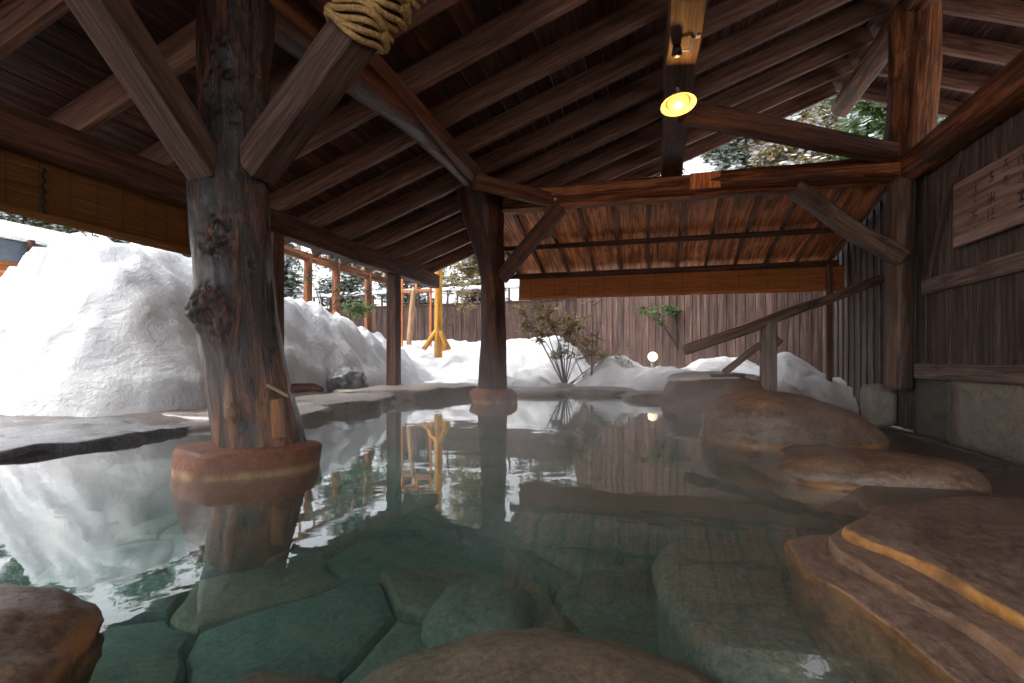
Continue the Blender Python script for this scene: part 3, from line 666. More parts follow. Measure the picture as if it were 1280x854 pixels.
# layered ledge, lower right
slab('rock_ledge', [(1.02, 2.62), (.80, 2.38), (.68, 2.16), (.76, 1.94), (.83, 1.74), (.87, 1.50), (.92, 1.1), (1.0, .3), (1.5, .0), (2.3, .6), (2.45, 1.6), (2.2, 2.5), (1.6, 2.9)], -.35, .085, M_ledge, 'broad top slab of the brown ledge with ochre rim', 2, .03, 22, dome=.02, amp=.018, rim=1.0, flare=-.14)
slab('rock_ledge', [(.88, 2.46), (.66, 2.26), (.62, 2.04), (.68, 1.84), (.74, 1.62), (.78, 1.28), (.80, .5), (1.3, .3), (1.6, 1.4), (1.4, 2.4)], -.4, .045, M_ledge, 'middle step of the brown layered ledge', 6, .025, 16, dome=.008, amp=.018, rim=.3, flare=-.14)
slab('rock_ledge', [(.68, 2.36), (.51, 2.27), (.49, 2.10), (.50, 1.9), (.56, 1.69), (.64, 1.34), (.70, .6), (1.0, .4), (1.2, 1.4), (1.0, 2.3)], -.45, .004, M_ledge, 'lowest step of the brown layered ledge, nearest the water', 8, .03, 16, dome=.006, amp=.018, rim=.55, flare=-.14)
# left near boulder
rock('boulder', (-1.84, .52, -.10), (.64, .50, .24), M_rock, 'brown wet boulder in the near left corner', 'boulder', 41, 6, .14, rotz=R(30), pw=2.8)
# left shore slabs
slab('shore_slab', [(-7.4, 2.2), (-7.5, 4.3), (-5.9, 4.75), (-4.75, 4.55), (-4.35, 3.9), (-4.45, 2.9), (-4.7, 2.0), (-6, 1.6)], -.3, .06, M_slate, 'wide dark wet slab at the foot of the tall snow pile', 12, .05, 22, dome=.03, amp=.09)
slab('shore_slab', [(-5.4, 4.6), (-5.3, 5.9), (-4.35, 6.1), (-3.85, 5.5), (-4.05, 4.7)], -.3, .10, M_ledgegrey, 'grey brown shore slab just behind the thick trunk post', 13, .05, 12, dome=.02, amp=.06)
slab('shore_slab', [(-5.3, 6.0), (-5.3, 7.9), (-4.4, 8.1), (-3.95, 7.2), (-4.0, 6.2)], -.3, .14, M_ledgegrey, 'long grey shore slab left of the slim eave post', 14, .05, 14, dome=.03, amp=.06)
slab('shore_slab', [(-5.5, 8.1), (-5.4, 10.6), (-4.3, 11.1), (-3.35, 10.6), (-3.7, 9.2), (-4.2, 8.2)], -.3, .19, M_ledgegrey, 'flat grey slab carrying the slim eave post', 15, .06, 14, dome=.02, amp=.05)
rock('boulder', (-5.62, 8.75, .22), (.42, .5, .36), M_slate, 'grey rock half buried in the snow pile', 'boulder', 55, 5, .25, rotz=R(20))
# far rim stones
for (px, py, sx1, sy1, hh, lab, sdv) in ((672, 492, .62, .42, .13, 'flat rim stone just right of the far plinth', 61), (752, 491, .78, .45, .15, 'longest flat pale rim stone on the far edge', 62), (790, 482, .38, .3, .20, 'small rounded pale stone behind the far rim', 63), (812, 497, .50, .35, .14, 'grey rim stone beside the snow capped boulder', 64), (700, 486, .4, .3, .17, 'narrow rim stone below the bare shrub', 65)):
    p = G(px, py, 0.04); rock('rim_stone', (p.x, p.y + .25, .0), (sx1, sy1, hh), M_ledgegrey, lab, 'stone', sdv, 4, .16, rotz=R(random.uniform(-20, 20)), pw=2.8)
# submerged stones
rock('sunken_boulder', (-.17, 1.12, -.53), (.72, .77, .40), M_sub, 'broad pale brown sunken boulder at the bottom centre', 'boulder', 71, 6, .10, rotz=R(20), pw=2.5)
rock('sunken_boulder', (-1.18, 1.22, -.62), (.42, .40, .34), M_sub, 'sunken olive brown boulder at the bottom left', 'boulder', 72, 5, .14, rotz=R(10))
rock('sunken_stone', (-.80, 2.40, -.56), (.25, .28, .15), M_subg, 'rounded green grey sunken stone in mid pool', 'stone', 73, 5, .10, pw=2.5)
slab('sunken_ledge', [(.08, 2.9), (.05, 2.4), (.12, 1.95), (.25, 1.75), (.6, 1.7), (.9, 2.4), (.7, 3.0)], -.8, -.23, M_subg, 'sunken square edged ledge left of the layered steps', 16, .11, 12, dome=.01, amp=.03)
slab('sunken_ledge', [(.12, 1.72), (.08, 1.5), (.18, 1.2), (.42, 1.0), (.7, 1.2), (.6, 1.7)], -.8, -.44, M_subg, 'small sunken green brown ledge at lower right', 17, .07, 10, dome=.01, amp=.04)
slab('sunken_ledge', [(-1.7, 4.6), (-1.6, 3.9), (-.8, 3.5), (.2, 3.35), (.75, 3.8), (.8, 5.0), (-.5, 5.6)], -.8, -.32, M_subg, 'wide flat sunken shelf across the middle of the pool', 18, .08, 12, dome=.02, amp=.04)
# fitted flat stones that pave the pool floor
rngb = random.Random(12); cen = []
for iy in range(0, 17):
    for ix in range(0, 9):
        cen.append((-4.3 + ix * .68 + (.34 if iy % 2 else 0) + rngb.uniform(-.34, .34), -.6 + iy * .60 + rngb.uniform(-.3, .3)))
def clip(poly, m_, n_):
    out = []
    for i in range(len(poly)):
        p, q = poly[i - 1], poly[i]; dp = (p[0] - m_[0]) * n_[0] + (p[1] - m_[1]) * n_[1]; dq = (q[0] - m_[0]) * n_[0] + (q[1] - m_[1]) * n_[1]
        if (dp <= 0) != (dq <= 0): t = dp / (dp - dq); out.append((p[0] + (q[0] - p[0]) * t, p[1] + (q[1] - p[1]) * t))
        if dq <= 0: out.append(q)
    return out
for ci, (x, y) in enumerate(cen):
    if sdf(np.array([x]), np.array([y]), PO)[0] > -.35: continue
    poly = [(x - .8, y - .8), (x + .8, y - .8), (x + .8, y + .8), (x - .8, y + .8)]
    for cj, (u_, v_) in enumerate(cen):
        if cj == ci or abs(u_ - x) > 1.6 or abs(v_ - y) > 1.6: continue
        nx_, ny_ = u_ - x, v_ - y; ln_ = math.hypot(nx_, ny_); nx_ /= ln_; ny_ /= ln_
        poly = clip(poly, ((x + u_) / 2 - nx_ * .007, (y + v_) / 2 - ny_ * .007), (nx_, ny_))
        if len(poly) < 3: break
    if len(poly) < 3: continue
    pts_ = []                                                     # subdivide and roughen the outline
    for i in range(len(poly)):
        p, q = poly[i - 1], poly[i]; k_ = max(1, int(math.hypot(q[0] - p[0], q[1] - p[1]) / .12))
        for j in range(k_):
            t = j / k_; a_, b_ = p[0] + (q[0] - p[0]) * t, p[1] + (q[1] - p[1]) * t; nv = noise.noise_vector((a_ * 3.1, b_ * 3.1, 2.0)); n5 = noise.noise_vector((a_ * 9, b_ * 9, 5.0)); pts_.append((a_ + nv.x * .06 + n5.x * .016, b_ + nv.y * .06 + n5.y * .016))
    zt = -.56 + rngb.uniform(-.05, .04) + .10 * sstep(5, 9, np.array(y)); V, F = [], []; tx, ty = rngb.uniform(-.05, .05), rngb.uniform(-.05, .05); n_ = len(pts_)
    for (s_, z_) in ((1.0, -.3), (1.0, -.035), (.96, -.008), (.85, .004), (.4, .012)):
        for (a_, b_) in pts_:
            X_, Y_ = x + (a_ - x) * s_, y + (b_ - y) * s_; V.append((X_, Y_, zt + z_ + tx * (X_ - x) + ty * (Y_ - y) + .018 * noise.noise((X_ * 4, Y_ * 4, 9))))
    for r_ in range(4):
        for j in range(n_): a_ = r_ * n_ + j; b_ = r_ * n_ + (j + 1) % n_; F.append((a_, b_, b_ + n_, a_ + n_))
    F.append(tuple(4 * n_ + j for j in range(n_)))
    meshobj('bed_stone', V, F, rngb.choice((M_subg, M_subg, M_subg, M_bed, M_bed, M_sub)), SGR, smooth=False)

# ------------------------------------------------------------------ bamboo blinds
def blind(name, label, origin, u, n, length, height, ncord=8, seed=0, M_bamboo=M_bamboo):
    """rolled-down bamboo blind hanging from origin, running along u, facing n"""
    T = thing(name, label, 'blind', origin); u = Vector(u); n = Vector(n); o = Vector(origin)
    rng = random.Random(seed); parts = []
    k = int(height / .0125)
    for i in range(k):
        z = -(i + .5) * height / k; off = .004 * math.sin(i * .31) + rng.uniform(-.0015, .0015); sag = rng.uniform(-.001, .001)
        a = o + u * rng.uniform(0, .01) + Vector((0, 0, z + sag)) + n * off; b_ = o + u * (length - rng.uniform(0, .01)) + Vector((0, 0, z - sag)) + n * off
        parts.append(tubemesh([a, b_], .0092, 4))
    V, F = merge(parts); s = meshobj('slats', V, F, M_bamboo, T); s['kind'] = 'stuff'
    # rolled lower edge
    pts = []; rr = []
    for i in range(25):
        t = i / 24; pts.append(o + u * (length * t) + Vector((0, 0, -height - .02 + .008 * math.sin(t * 5))) + n * .02); rr.append(.042 + .004 * math.sin(t * 17))
    V, F = tubemesh(pts, rr, 12); meshobj('rolled_edge', V, F, M_bamboo, T, smooth=True)
    for i in range(ncord):
        p = o + u * (length * (i + .5) / ncord); V, F = tubemesh([p + n * .014, p + n * .014 - Vector((0, 0, height))], .0035, 4); meshobj('binding_cord', V, F, M_ink, T)
    V, F = tubemesh([o, o + u * length], .016, 8); meshobj('head_rod', V, F, M_beam, T)
    return T
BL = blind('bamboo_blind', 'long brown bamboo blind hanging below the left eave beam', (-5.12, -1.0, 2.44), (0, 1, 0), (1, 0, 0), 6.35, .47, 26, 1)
hp = atX(52, 210, -5.08); pts = [hp + Vector((.03, 0, 0)) + Vector((0, .015 * math.sin(i * 2.1), -.03 * i)) for i in range(14)]
V, F = tubemesh(pts, .012, 5); meshobj('tie_cord', V, F, M_black, BL)
fz = cz(11.3) - .11
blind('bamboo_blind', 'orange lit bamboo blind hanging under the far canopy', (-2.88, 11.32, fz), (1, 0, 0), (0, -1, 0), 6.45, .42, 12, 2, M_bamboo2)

# ------------------------------------------------------------------ rope on the near brace
rp = rb0 + dirr * .93; Mx, _ = frame(rp, rp + dirr, (0, 1, 0))
parts = []
for k_ in range(14):
    loop = []
    for s in range(33):
        a = s / 32 * 2 * math.pi; q = .146 + .012 * math.sin(k_ * 2.3); 
        c, s_ = math.cos(a), math.sin(a); dd = 1 / max(abs(c), abs(s_)) ; dd = dd * .55 + .45 * 1.1
        loop.append(Mx @ Vector((c * q * dd * .95, s_ * q * dd * .95, k_ * .033 + .05 * c + .03 * math.sin(a * 2 + k_))))
    parts.append(tubemesh(loop, .019, 7))
V, F = merge(parts); rope = meshobj('rope_wrapping', V, F, M_rope, None, smooth=True); tag(rope, 'golden straw rope wound round the brace of thick trunk post', 'rope')

# ------------------------------------------------------------------ lamp on the lamp beam
lc = D(848, 131, 5.42); LM = thing('ceiling_lamp', 'lit enamel lamp under the lamp beam with white cable', 'lamp', lc)
ax = Vector((.10, -.20, -1)).normalized(); Mx, _ = frame(lc, lc + ax)
V, F = [], []; prof = [(.03, -.13), (.05, -.12), (.07, -.09), (.12, -.05), (.175, -.012), (.185, 0), (.18, .004), (.168, -.008), (.115, -.04), (.065, -.08), (.03, -.09)]
ns_ = 32
for r_, z in prof:
    for j in range(ns_): a = 2 * math.pi * j / ns_; V.append((r_ * math.cos(a), r_ * math.sin(a), z))
for i in range(len(prof) - 1):
    for j in range(ns_): a = i * ns_ + j; b_ = i * ns_ + (j + 1) % ns_; F.append((a, b_, b_ + ns_, a + ns_))
meshobj('shade', V, F, M_enamel, LM, Mx, smooth=True)
bm = bmesh.new(); bmesh.ops.create_uvsphere(bm, u_segments=20, v_segments=12, radius=.075); bmesh.ops.scale(bm, vec=(1.5, 1.5, .75), verts=bm.verts)
bmobj('bulb', bm, M_bulb, LM, Mx @ Matrix.Translation((0, 0, -.03)), smooth=True)
top = Mx @ Vector((0, 0, -.12)); V, F = tubemesh([top, top + Vector((0, 0, .06)), Vector((.28, 5.9, 3.60))], .02, 8); meshobj('stem', V, F, M_metal, LM)
ll = bpy.data.lights.new('lamp_light', 'POINT'); ll.energy = 10; ll.color = (1.0, .45, .13); ll.shadow_soft_size = .05
llo = bpy.data.objects.new('lamp_light', ll); link(llo); llo.matrix_basis = Matrix.Translation(lc + ax * .06) @ (ax.to_track_quat('-Z', 'Y').to_matrix().to_4x4()); adopt(llo, LM)
so = D(846, 62, 4.75); bm = bmesh.new(); bmesh.ops.create_cone(bm, cap_ends=True, segments=16, radius1=.05, radius2=.035, depth=.09); bmesh.ops.bevel(bm, geom=bm.edges[:], offset=.008, segments=2, affect='EDGES')
bmobj('socket', bm, M_black, LM, Matrix.Translation((so.x, so.y, 3.535)), smooth=True)
V, F = tubemesh([Vector((so.x + .04, so.y, 3.53)), Vector((so.x + .1, so.y, 3.52)), D(870, 45, 4.62), D(874, 35, 4.6), D(879, 15, 4.5), D(886, -14, 4.45)], .009, 6); meshobj('cable', V, F, M_white, LM)
meshobj('connector', *boxvf(D(872.5, 41, 4.6), (.035, .035, .075)), M_white, LM)

# ------------------------------------------------------------------ sign board with brush writing
SG = thing('sign_board', 'weathered pink grey wooden board with black brush writing on plank wall', 'sign', (3.54, 6.4, 2.05))
bd = timber('plank', (3.54, 7.46, 2.44), (3.54, 5.0, 2.44), .05, .77, None or wood('sign_wood', (0.1812, 0.1127, 0.0903), (0.2649, 0.1856, 0.1605), (0.3206, 0.2387, 0.2140), .7, gs=7, worn=(0.17, 0.085, 0.05), wl=.6), SG, bev=.008)
def strokes(cy_, cz_, size, segs, name):
    parts = []
    for (x0, z0, x1, z1, w_) in segs:
        a = Vector((3.512, cy_ - x0 * size, cz_ + z0 * size)); b_ = Vector((3.512, cy_ - x1 * size, cz_ + z1 * size)); m_ = a.lerp(b_, .5)
        parts.append(tubemesh([a, m_, b_], [w_ * size * .55, w_ * size, w_ * size * .35], 6))
    V, F = merge(parts); V = [Vector((3.5135 + (v[0] - 3.512) * .1, v[1], v[2])) for v in V]
    meshobj('brush_character', V, F, M_ink, SG)
ch1 = [(-.4, .35, -.25, .25, .06), (-.45, .1, -.3, 0, .06), (-.45, -.4, -.25, -.15, .06), (-.1, .3, .4, .32, .05), (.15, .45, .15, -.1, .06), (-.1, .1, .4, .1, .05), (-.1, -.1, .45, -.1, .06), (0, -.15, -.05, -.45, .06), (.3, -.15, .3, -.45, .06), (0, -.42, .3, -.42, .05)]
ch2 = [(-.3, .3, .35, .35, .07), (0, .5, -.05, 0, .07), (-.3, .0, .4, .05, .06), (-.1, -.05, -.4, -.4, .07), (.1, -.05, .35, -.4, .07)]
ch3 = [(-.45, .35, .45, .38, .08), (-.05, .38, -.4, -.2, .08), (.05, .2, .05, -.45, .07), (.1, .1, .4, -.15, .07)]
ch4 = [(-.45, 0, .45, .05, .09), (0, .45, 0, -.45, .08), (-.1, -.05, -.4, -.4, .08), (.1, 0, .45, -.35, .08), (-.35, .35, -.2, .2, .07), (.35, .35, .2, .2, .07)]
ch5 = [(-.3, .45, -.45, .1, .07), (-.35, .15, -.35, -.45, .08), (-.1, .35, .4, .35, .06), (.15, .35, .1, -.1, .07), (-.1, 0, .45, 0, .06), (-.05, -.35, .4, -.3, .07)]
ch6 = [(-.35, .3, .35, .3, .1), (0, .45, -.1, -.2, .1), (-.2, -.1, .3, -.05, .09), (.3, 0, .1, -.45, .09), (-.3, -.4, .2, -.4, .08)]
for y, col in ((7.02, [(2.62, .13, ch1), (2.50, .09, ch2), (2.33, .14, ch3), (2.2, .05, ch6)]), (6.72, [(2.68, .13, ch6), (2.44, .16, ch4), (2.27, .14, ch5)]), (6.48, [(2.72, .12, ch2), (2.55, .12, ch3)]), (6.24, [(2.68, .13, ch5), (2.5, .12, ch1), (2.3, .2, ch6)]), (5.95, [(2.66, .13, ch4), (2.48, .13, ch1)]), (5.6, [(2.65, .14, ch2), (2.45, .14, ch5), (2.25, .14, ch3)])):
    for z, s, c in col: strokes(y, z, s, c, 'c')

# ------------------------------------------------------------------ handrail
HR = thing('handrail', 'weathered timber handrail sloping up towards the plank wall', 'handrail', (1.46, 7.9, .0))
ra = Vector((.42, 7.25, .83)); rbb = Vector((3.46, 9.35, 1.97))
timber('rail', ra, rbb, .10, .13, M_hand, HR, bev=.012, seg=6, wob=.02, seed=21)
pt = ra.lerp(rbb, .385)
timber('post', (pt.x, pt.y, -.33), (pt.x, pt.y, pt.z - .04), .20, .17, M_rail, HR, (0, 1, 0), .01)
timber('strut', Vector((pt.x - .1, pt.y + .02, .93)), D(905, 466, 7.5), .09, .09, M_hand, HR, bev=.008)
ft = D(909, 469, 7.5); timber('strut_foot', ft + Vector((-.23, 0, -.01)), ft + Vector((.23, .05, -.01)), .14, .045, M_hand, HR, bev=.008)
timber('peg', Vector((pt.x + .08, pt.y + .02, .93)), Vector((pt.x + .15, pt.y + .02, 1.02)), .07, .12, M_hand, HR)

# ------------------------------------------------------------------ fences
def fence(name, label, p0, p1, zb, h, bw, seed, lattice=False):
    T = thing(name, label, 'fence', (*p0, zb)); rng = random.Random(seed)
    a = Vector((*p0, 0)); b_ = Vector((*p1, 0)); L = (b_ - a).length; u = (b_ - a) / L; n = Vector((-u.y, u.x, 0)); k = int(L / bw); bw = L / k
    if n.y > 0: n = -n
    for i in range(k):
        p = a + u * ((i + .5) * bw) + n * (.013 if i % 2 else 0)
        timber('fence_board', p + Vector((0, 0, zb)), p + Vector((0, 0, zb + h + .0)) , bw * (1.10 if i % 2 else .985), .010, M_fence, T, n, 0)
    for z in (zb + .5, zb + h - .25): timber('fence_rail', a + Vector((0, 0, z)) - n * .05, b_ + Vector((0, 0, z)) - n * .05, .05, .08, M_fence, T)
    timber('fence_cap', a + Vector((0, 0, zb + h + .02)), b_ + Vector((0, 0, zb + h + .02)), .10, .04, M_fence, T)
    if lattice:
        kk = int(L / .42)
        for i in range(kk + 1): p = a + u * (i * L / kk); timber('lattice_post', p + Vector((0, 0, zb + h + .04)), p + Vector((0, 0, zb + h + .52)), .06, .06, M_fence, T, n, 0)
        timber('lattice_rail', a + Vector((0, 0, zb + h + .54)), b_ + Vector((0, 0, zb + h + .54)), .06, .06, M_fence, T)
        m_ = 60; V, F = tubemesh([a + u * (i * L / m_) + Vector((0, 0, zb + h + .60 + .02 * math.sin(i * 1.3))) for i in range(m_ + 1)], [.085 + .02 * math.sin(i * 2.1) for i in range(m_ + 1)], 8); meshobj('snow_cap', V, F, M_snow, T, smooth=True)
    return T
fence('board_fence', 'reddish brown board fence running back from the wall corner', (3.66, 12.4), (-2.6, 18.6), .1, 3.6, .135, 1)
fence('board_fence', 'dark board fence with snowy lattice top behind the yellow post', (-2.2, 18.62), (-15, 19.6), .6, 2.3, .16, 2, True)

# ------------------------------------------------------------------ things in the snow garden
gl = D(816, 446, 14.3); GLB = thing('garden_lamp', 'small round glowing garden lamp in the snow by the fence', 'lamp', (gl.x, gl.y, gl.z - .25))
bm = bmesh.new(); bmesh.ops.create_uvsphere(bm, u_segments=24, v_segments=16, radius=.135); bmobj('globe', bm, M_globe, GLB, Matrix.Translation(gl), smooth=True)
V, F = tubemesh([gl - Vector((0, 0, .12)), gl - Vector((0, 0, .7))], .05, 10); meshobj('stem', V, F, M_metal, GLB)
# yellow support post with three splayed feet
yb_ = D(548, 436, 14.5); YP = thing('support_post', 'bright yellow log post on splayed feet in the snow', 'post', yb_)
log('post', [(yb_ + Vector((0, 0, -.25)), .115), (yb_ + Vector((0, 0, 1)), .11), (yb_ + Vector((.0, 0, 2.6)), .105)], M_yellow, YP, nr=16, ns=14, rough=.03, groove=.02)
for dx, dy in ((-.38, -.15), (.36, -.12), (.02, .4)):
    log('foot', [(yb_ + Vector((dx * .12, dy * .12, .5)), .075), (yb_ + Vector((dx, dy, -.02)), .07)], M_yellow, YP, nr=12, ns=4, rough=.03)
for dx, dy in ((-.38, -.15), (.36, -.12)): pass
# pale crooked prop
pa = D(511, 418, 15.0); PR = thing('wooden_prop', 'thin pale crooked pole leaning behind the slim eave post', 'pole', pa)
log('pole', [(pa - Vector((0, 0, .3)), .075), (pa + Vector((.09, 0, .7)), .07), (pa + Vector((.16, 0, 1.35)), .06)], M_pale, PR, nr=12, ns=10)
log('cross_stick', [(pa + Vector((.02, 0, 1.18)), .035), (pa + Vector((.16, -.02, 1.3)), .04), (pa + Vector((.34, 0, 1.2)), .03)], M_pale, PR, nr=8, ns=4)
# orange frame
fr_ = D(520, 356, 16.0); FRM = thing('orange_frame', 'small orange timber frame hanging under the eave corner', 'frame', (fr_.x, fr_.y, 1.0))
for dz in (.17, -.19): timber('frame_rail', fr_ + Vector((-.52, 0, dz)), fr_ + Vector((.52, 0, dz)), .07, .10 if dz < 0 else .06, M_yellow if 0 else M_canopy, FRM)
for dx in (-.48, 0, .48): timber('frame_post', fr_ + Vector((dx, .02, -1.9 if dx else -.19)), fr_ + Vector((dx, .02, .17)), .06, .06, M_canopy, FRM, (0, 1, 0))
# covered walk beyond the left snow pile: beam on posts
PG = thing('garden_trellis', 'reddish brown pole trellis standing behind the left snow pile', 'trellis', (-11, 14, 1))
pb0 = D(340, 308, 13.0); pb1 = D(484, 352, 17.5)
timber('beam', pb0, pb1, .14, .22, M_brown, PG, bev=.02)
timber('upper_rail', pb0 + Vector((0, .2, .42)), pb1 + Vector((0, .2, .42)), .08, .09, M_brown, PG)
for px, t_ in ((373, .23), (404, .46), (450, .77)):
    p = pb0.lerp(pb1, t_); log('post', [((p.x, p.y + .12, p.z - 2.4), .12), ((p.x, p.y + .12, p.z + .1), .11)], M_brown, PG, nr=10, ns=6)
for i in range(9):
    p = pb0.lerp(pb1, (i + .5) / 9); timber('slat', p + Vector((0, .12, .1)), p + Vector((0, .12, .45)), .05, .05, M_pale, PG, (0, 1, 0))
V, F = tubemesh([pb0.lerp(pb1, i / 30) + Vector((0, .2, .50 + .012 * math.sin(i * 2.2))) for i in range(31)], [.07 + .015 * math.sin(i * 1.7) for i in range(31)], 8); meshobj('snow_cap', V, F, M_snow, PG, smooth=True)
# low blue-grey roof edge at far left, behind the pile
hl = D(-40, 287, 12.0); OB = thing('outbuilding', 'low blue grey roofed outbuilding at the far left behind snow', 'building', (hl.x, hl.y, 1))
h0 = D(-160, 262, 11.0); h1 = D(160, 322, 16.0)
ub = (h1 - h0); ub.z = 0; ub.normalize(); nb_ = Vector((-ub.y, ub.x, 0))
V = [h0, h1, h1 + nb_ * 2.5 + Vector((0, 0, .9)), h0 + nb_ * 2.5 + Vector((0, 0, .9))]; V = V + [v - Vector((0, 0, .10)) for v in V]
meshobj('roof', V, [(0, 1, 2, 3), (7, 6, 5, 4), (0, 4, 5, 1), (1, 5, 6, 2), (2, 6, 7, 3), (3, 7, 4, 0)], M_snow, OB)
timber('gutter', h0 + Vector((0, 0, -.07)) - nb_ * .05, h1 + Vector((0, 0, -.07)) - nb_ * .05, .09, .06, M_white, OB)
timber('fascia', h0 + Vector((0, 0, -.38)) + nb_ * .1, h1 + Vector((0, 0, -.38)) + nb_ * .1, .05, .55, M_blueroof, OB)
timber('wall', h0 + Vector((0, 0, -1.6)) + nb_ * .3, h1 + Vector((0, 0, -1.6)) + nb_ * .3, .1, 2.0, M_canopy, OB)
for t_ in (.52, .66, .8):
    p = h0.lerp(h1, t_) - nb_ * .1; log('post', [((p.x, p.y, p.z - 2.6), .09), ((p.x, p.y, p.z - .05), .085)], M_brown, OB, nr=10, ns=4)

# ------------------------------------------------------------------ trees and shrubs
def leafcloud(name, pts, size, mat, parent, rng, thin=.5, flat=.3):
    V, F = [], []
    for p in pts:
        s = size * rng.uniform(.6, 1.4); a = Vector((rng.gauss(0, 1), rng.gauss(0, 1), rng.gauss(0, flat))).normalized(); b_ = a.cross(Vector((rng.gauss(0, .6), rng.gauss(0, .6), 1))).normalized() * thin
        o = len(V); V += [p - a * s, p + b_ * s * .6, p + a * s, p - b_ * s * .6]; F.append((o, o + 1, o + 2, o + 3))
    o = meshobj(name, V, F, mat, parent); o['kind'] = 'stuff'; return o
def tree(label, base, H, spread, nleaf, mat, seed, snowy=.25, lean=0.0, leaf=.135, crown0=.25, name='forest_tree', group='snowy trees behind the shelter', cat='tree'):
    rng = random.Random(seed); T = thing(name, label, cat, base, None); b = Vector(base); parts = []
    tp = b + Vector((lean, rng.uniform(-.3, .3), H)); r0 = H * .016 + .03
    tr = [b - Vector((0, 0, .3))] + [b.lerp(tp, i / 7) + Vector((rng.gauss(0, .02 * H * .4), rng.gauss(0, .05), 0)) for i in range(1, 8)]
    parts.append(tubemesh(tr, [r0 * (1 - .85 * i / 7) for i in range(8)], 8)); lp, sp_ = [], []
    nbr = int(26 + H * 2)
    for i in range(nbr):
        t = crown0 + (1 - crown0) * (i + rng.random()) / nbr; p = b.lerp(tp, t); ang = rng.uniform(0, 6.283); ln = spread * (1.05 - t * .75) * rng.uniform(.5, 1.15)
        d = Vector((math.cos(ang), math.sin(ang), rng.uniform(-.05, .45))); q = p + d * ln * .5 + Vector((0, 0, .05)); e_ = p + d * ln + Vector((0, 0, -.12 * ln))
        parts.append(tubemesh([p, q, e_], [r0 * .35 * (1 - t * .5), r0 * .2, r0 * .06], 5))
        m_ = max(4, nleaf // nbr)
        for k_ in range(m_):
            s = rng.random() ** .7; c = p.lerp(q, s * 2) if s < .5 else q.lerp(e_, s * 2 - 1)
            c = c + Vector((rng.gauss(0, .18), rng.gauss(0, .18), rng.gauss(0, .10))) * (spread / 1.6)
            (sp_ if rng.random() < snowy else lp).append(c)
    V, F = merge(parts); meshobj('trunk', V, F, M_bark, T, smooth=True)
    leafcloud('crown', lp, leaf, mat, T, rng)
    if sp_: leafcloud('snow_on_branches', [c + Vector((0, 0, .05)) for c in sp_], leaf * 1.0, M_snow, T, rng, .8, .1)
    return T
for (px, d_, H, spr, mt, sn, lab, sdv, ln) in (
    (1075, 19, 11, 2.6, M_bright, .18, 'greenest snowy tree seen beside the king post', 1, .2),
    (985, 20, 11.5, 2.6, M_ochre, .33, 'yellowish snowy tree under the ridge log end', 2, -.3),
    (900, 22, 11, 2.7, M_leaf, .45, 'whitest snowy tree right of the lamp beam', 3, .3),
    (820, 24, 10.5, 2.6, M_leaf, .4, 'snowy tree directly behind the lamp beam', 4, 0),
    (1180, 17, 10, 2.4, M_bright, .2, 'green tree right of the king post behind the wall', 5, 0),
    (590, 23, 7.0, 2.2, M_ochre, .25, 'yellow green tree over the fence left of far trunk', 6, .2),
    (520, 25, 6.8, 2.3, M_leaf, .4, 'snowy evergreen over the fence near the yellow post', 7, 0),
    (440, 25, 6.8, 2.3, M_leaf, .4, 'snowy evergreen over the fence behind the trellis', 8, 0),
    (700, 26, 10, 2.6, M_leaf, .4, 'snowy evergreen hidden mostly behind the canopy', 9, 0),
    (60, 20, 8, 2.6, M_leaf, .3, 'dark evergreen above the blue grey roof at far left', 21, 0),
    (185, 21, 8, 2.6, M_leaf, .3, 'dark evergreen over the crest of the tall snow pile', 22, 0),
    (270, 22, 8, 2.6, M_leaf, .3, 'dark evergreen hidden behind the thick trunk post', 23, 0),
    (340, 24, 7, 2.3, M_leaf, .35, 'dark evergreen seen past the thick trunk', 10, 0),
    (1035, 27, 14, 3.2, M_ochre, .4, 'tall pale bare trunked tree in the gable opening', 11, 0),
    (940, 28, 14, 3.2, M_leaf, .45, 'tall snowy tree at the back of the gable opening', 12, 0)):
    p = D(px, HZ, d_); tree(lab, (p.x, p.y, .6), H, spr, 26000 if sdv in (1, 2, 3, 4, 5, 11, 12, 21, 22) else 14000, mt, sdv, sn, ln)
def shrub(label, base, tips, leafs, mat, seed, leaf=.07, name='shrub', snow=.0):
    rng = random.Random(seed); T = thing(name, label, 'shrub', base); b = Vector(base); parts = []; lp = []
    for tpx in tips:
        e_ = Vector(tpx); m_ = b.lerp(e_, .5) + Vector((rng.uniform(-.1, .1), 0, .1)); parts.append(tubemesh([b - Vector((0, 0, .2)), m_, e_], [.018, .011, .004], 6))
        for k_ in range(5):
            t = rng.uniform(.35, .95); p = m_.lerp(e_, t); q = p + Vector((rng.uniform(-.35, .35), rng.uniform(-.25, .25), rng.uniform(-.1, .25))); parts.append(tubemesh([p, q], [.010, .004], 4))
            for _ in range(leafs): lp.append(p.lerp(q, rng.uniform(.2, 1.15)) + Vector((rng.gauss(0, .06), rng.gauss(0, .06), rng.gauss(0, .05))))
    V, F = merge(parts); meshobj('stems', V, F, M_bark, T, smooth=True)
    if lp: leafcloud('leaves', lp, leaf, mat, T, rng, .45, .5)
    return T
d_ = 12.6
b_ = D(706, 474, d_); shrub('yellowing leafy shrub leaning over the snow right of far trunk', b_, [D(x, y, d_) for x, y in ((650, 385), (665, 372), (690, 405), (705, 415), (728, 400), (745, 440), (760, 470), (740, 425), (655, 400), (680, 385), (715, 395), (700, 440), (670, 410), (780, 445), (795, 455))], 26, M_ochre, 3, leaf=.075)
b_ = D(738, 480, 12.4); shrub('tall bare sapling beside the yellowing shrub', b_, [D(741, 372, 12.4), D(752, 400, 12.4), D(716, 440, 12.4)], 1, M_ochre, 5, name='sapling')
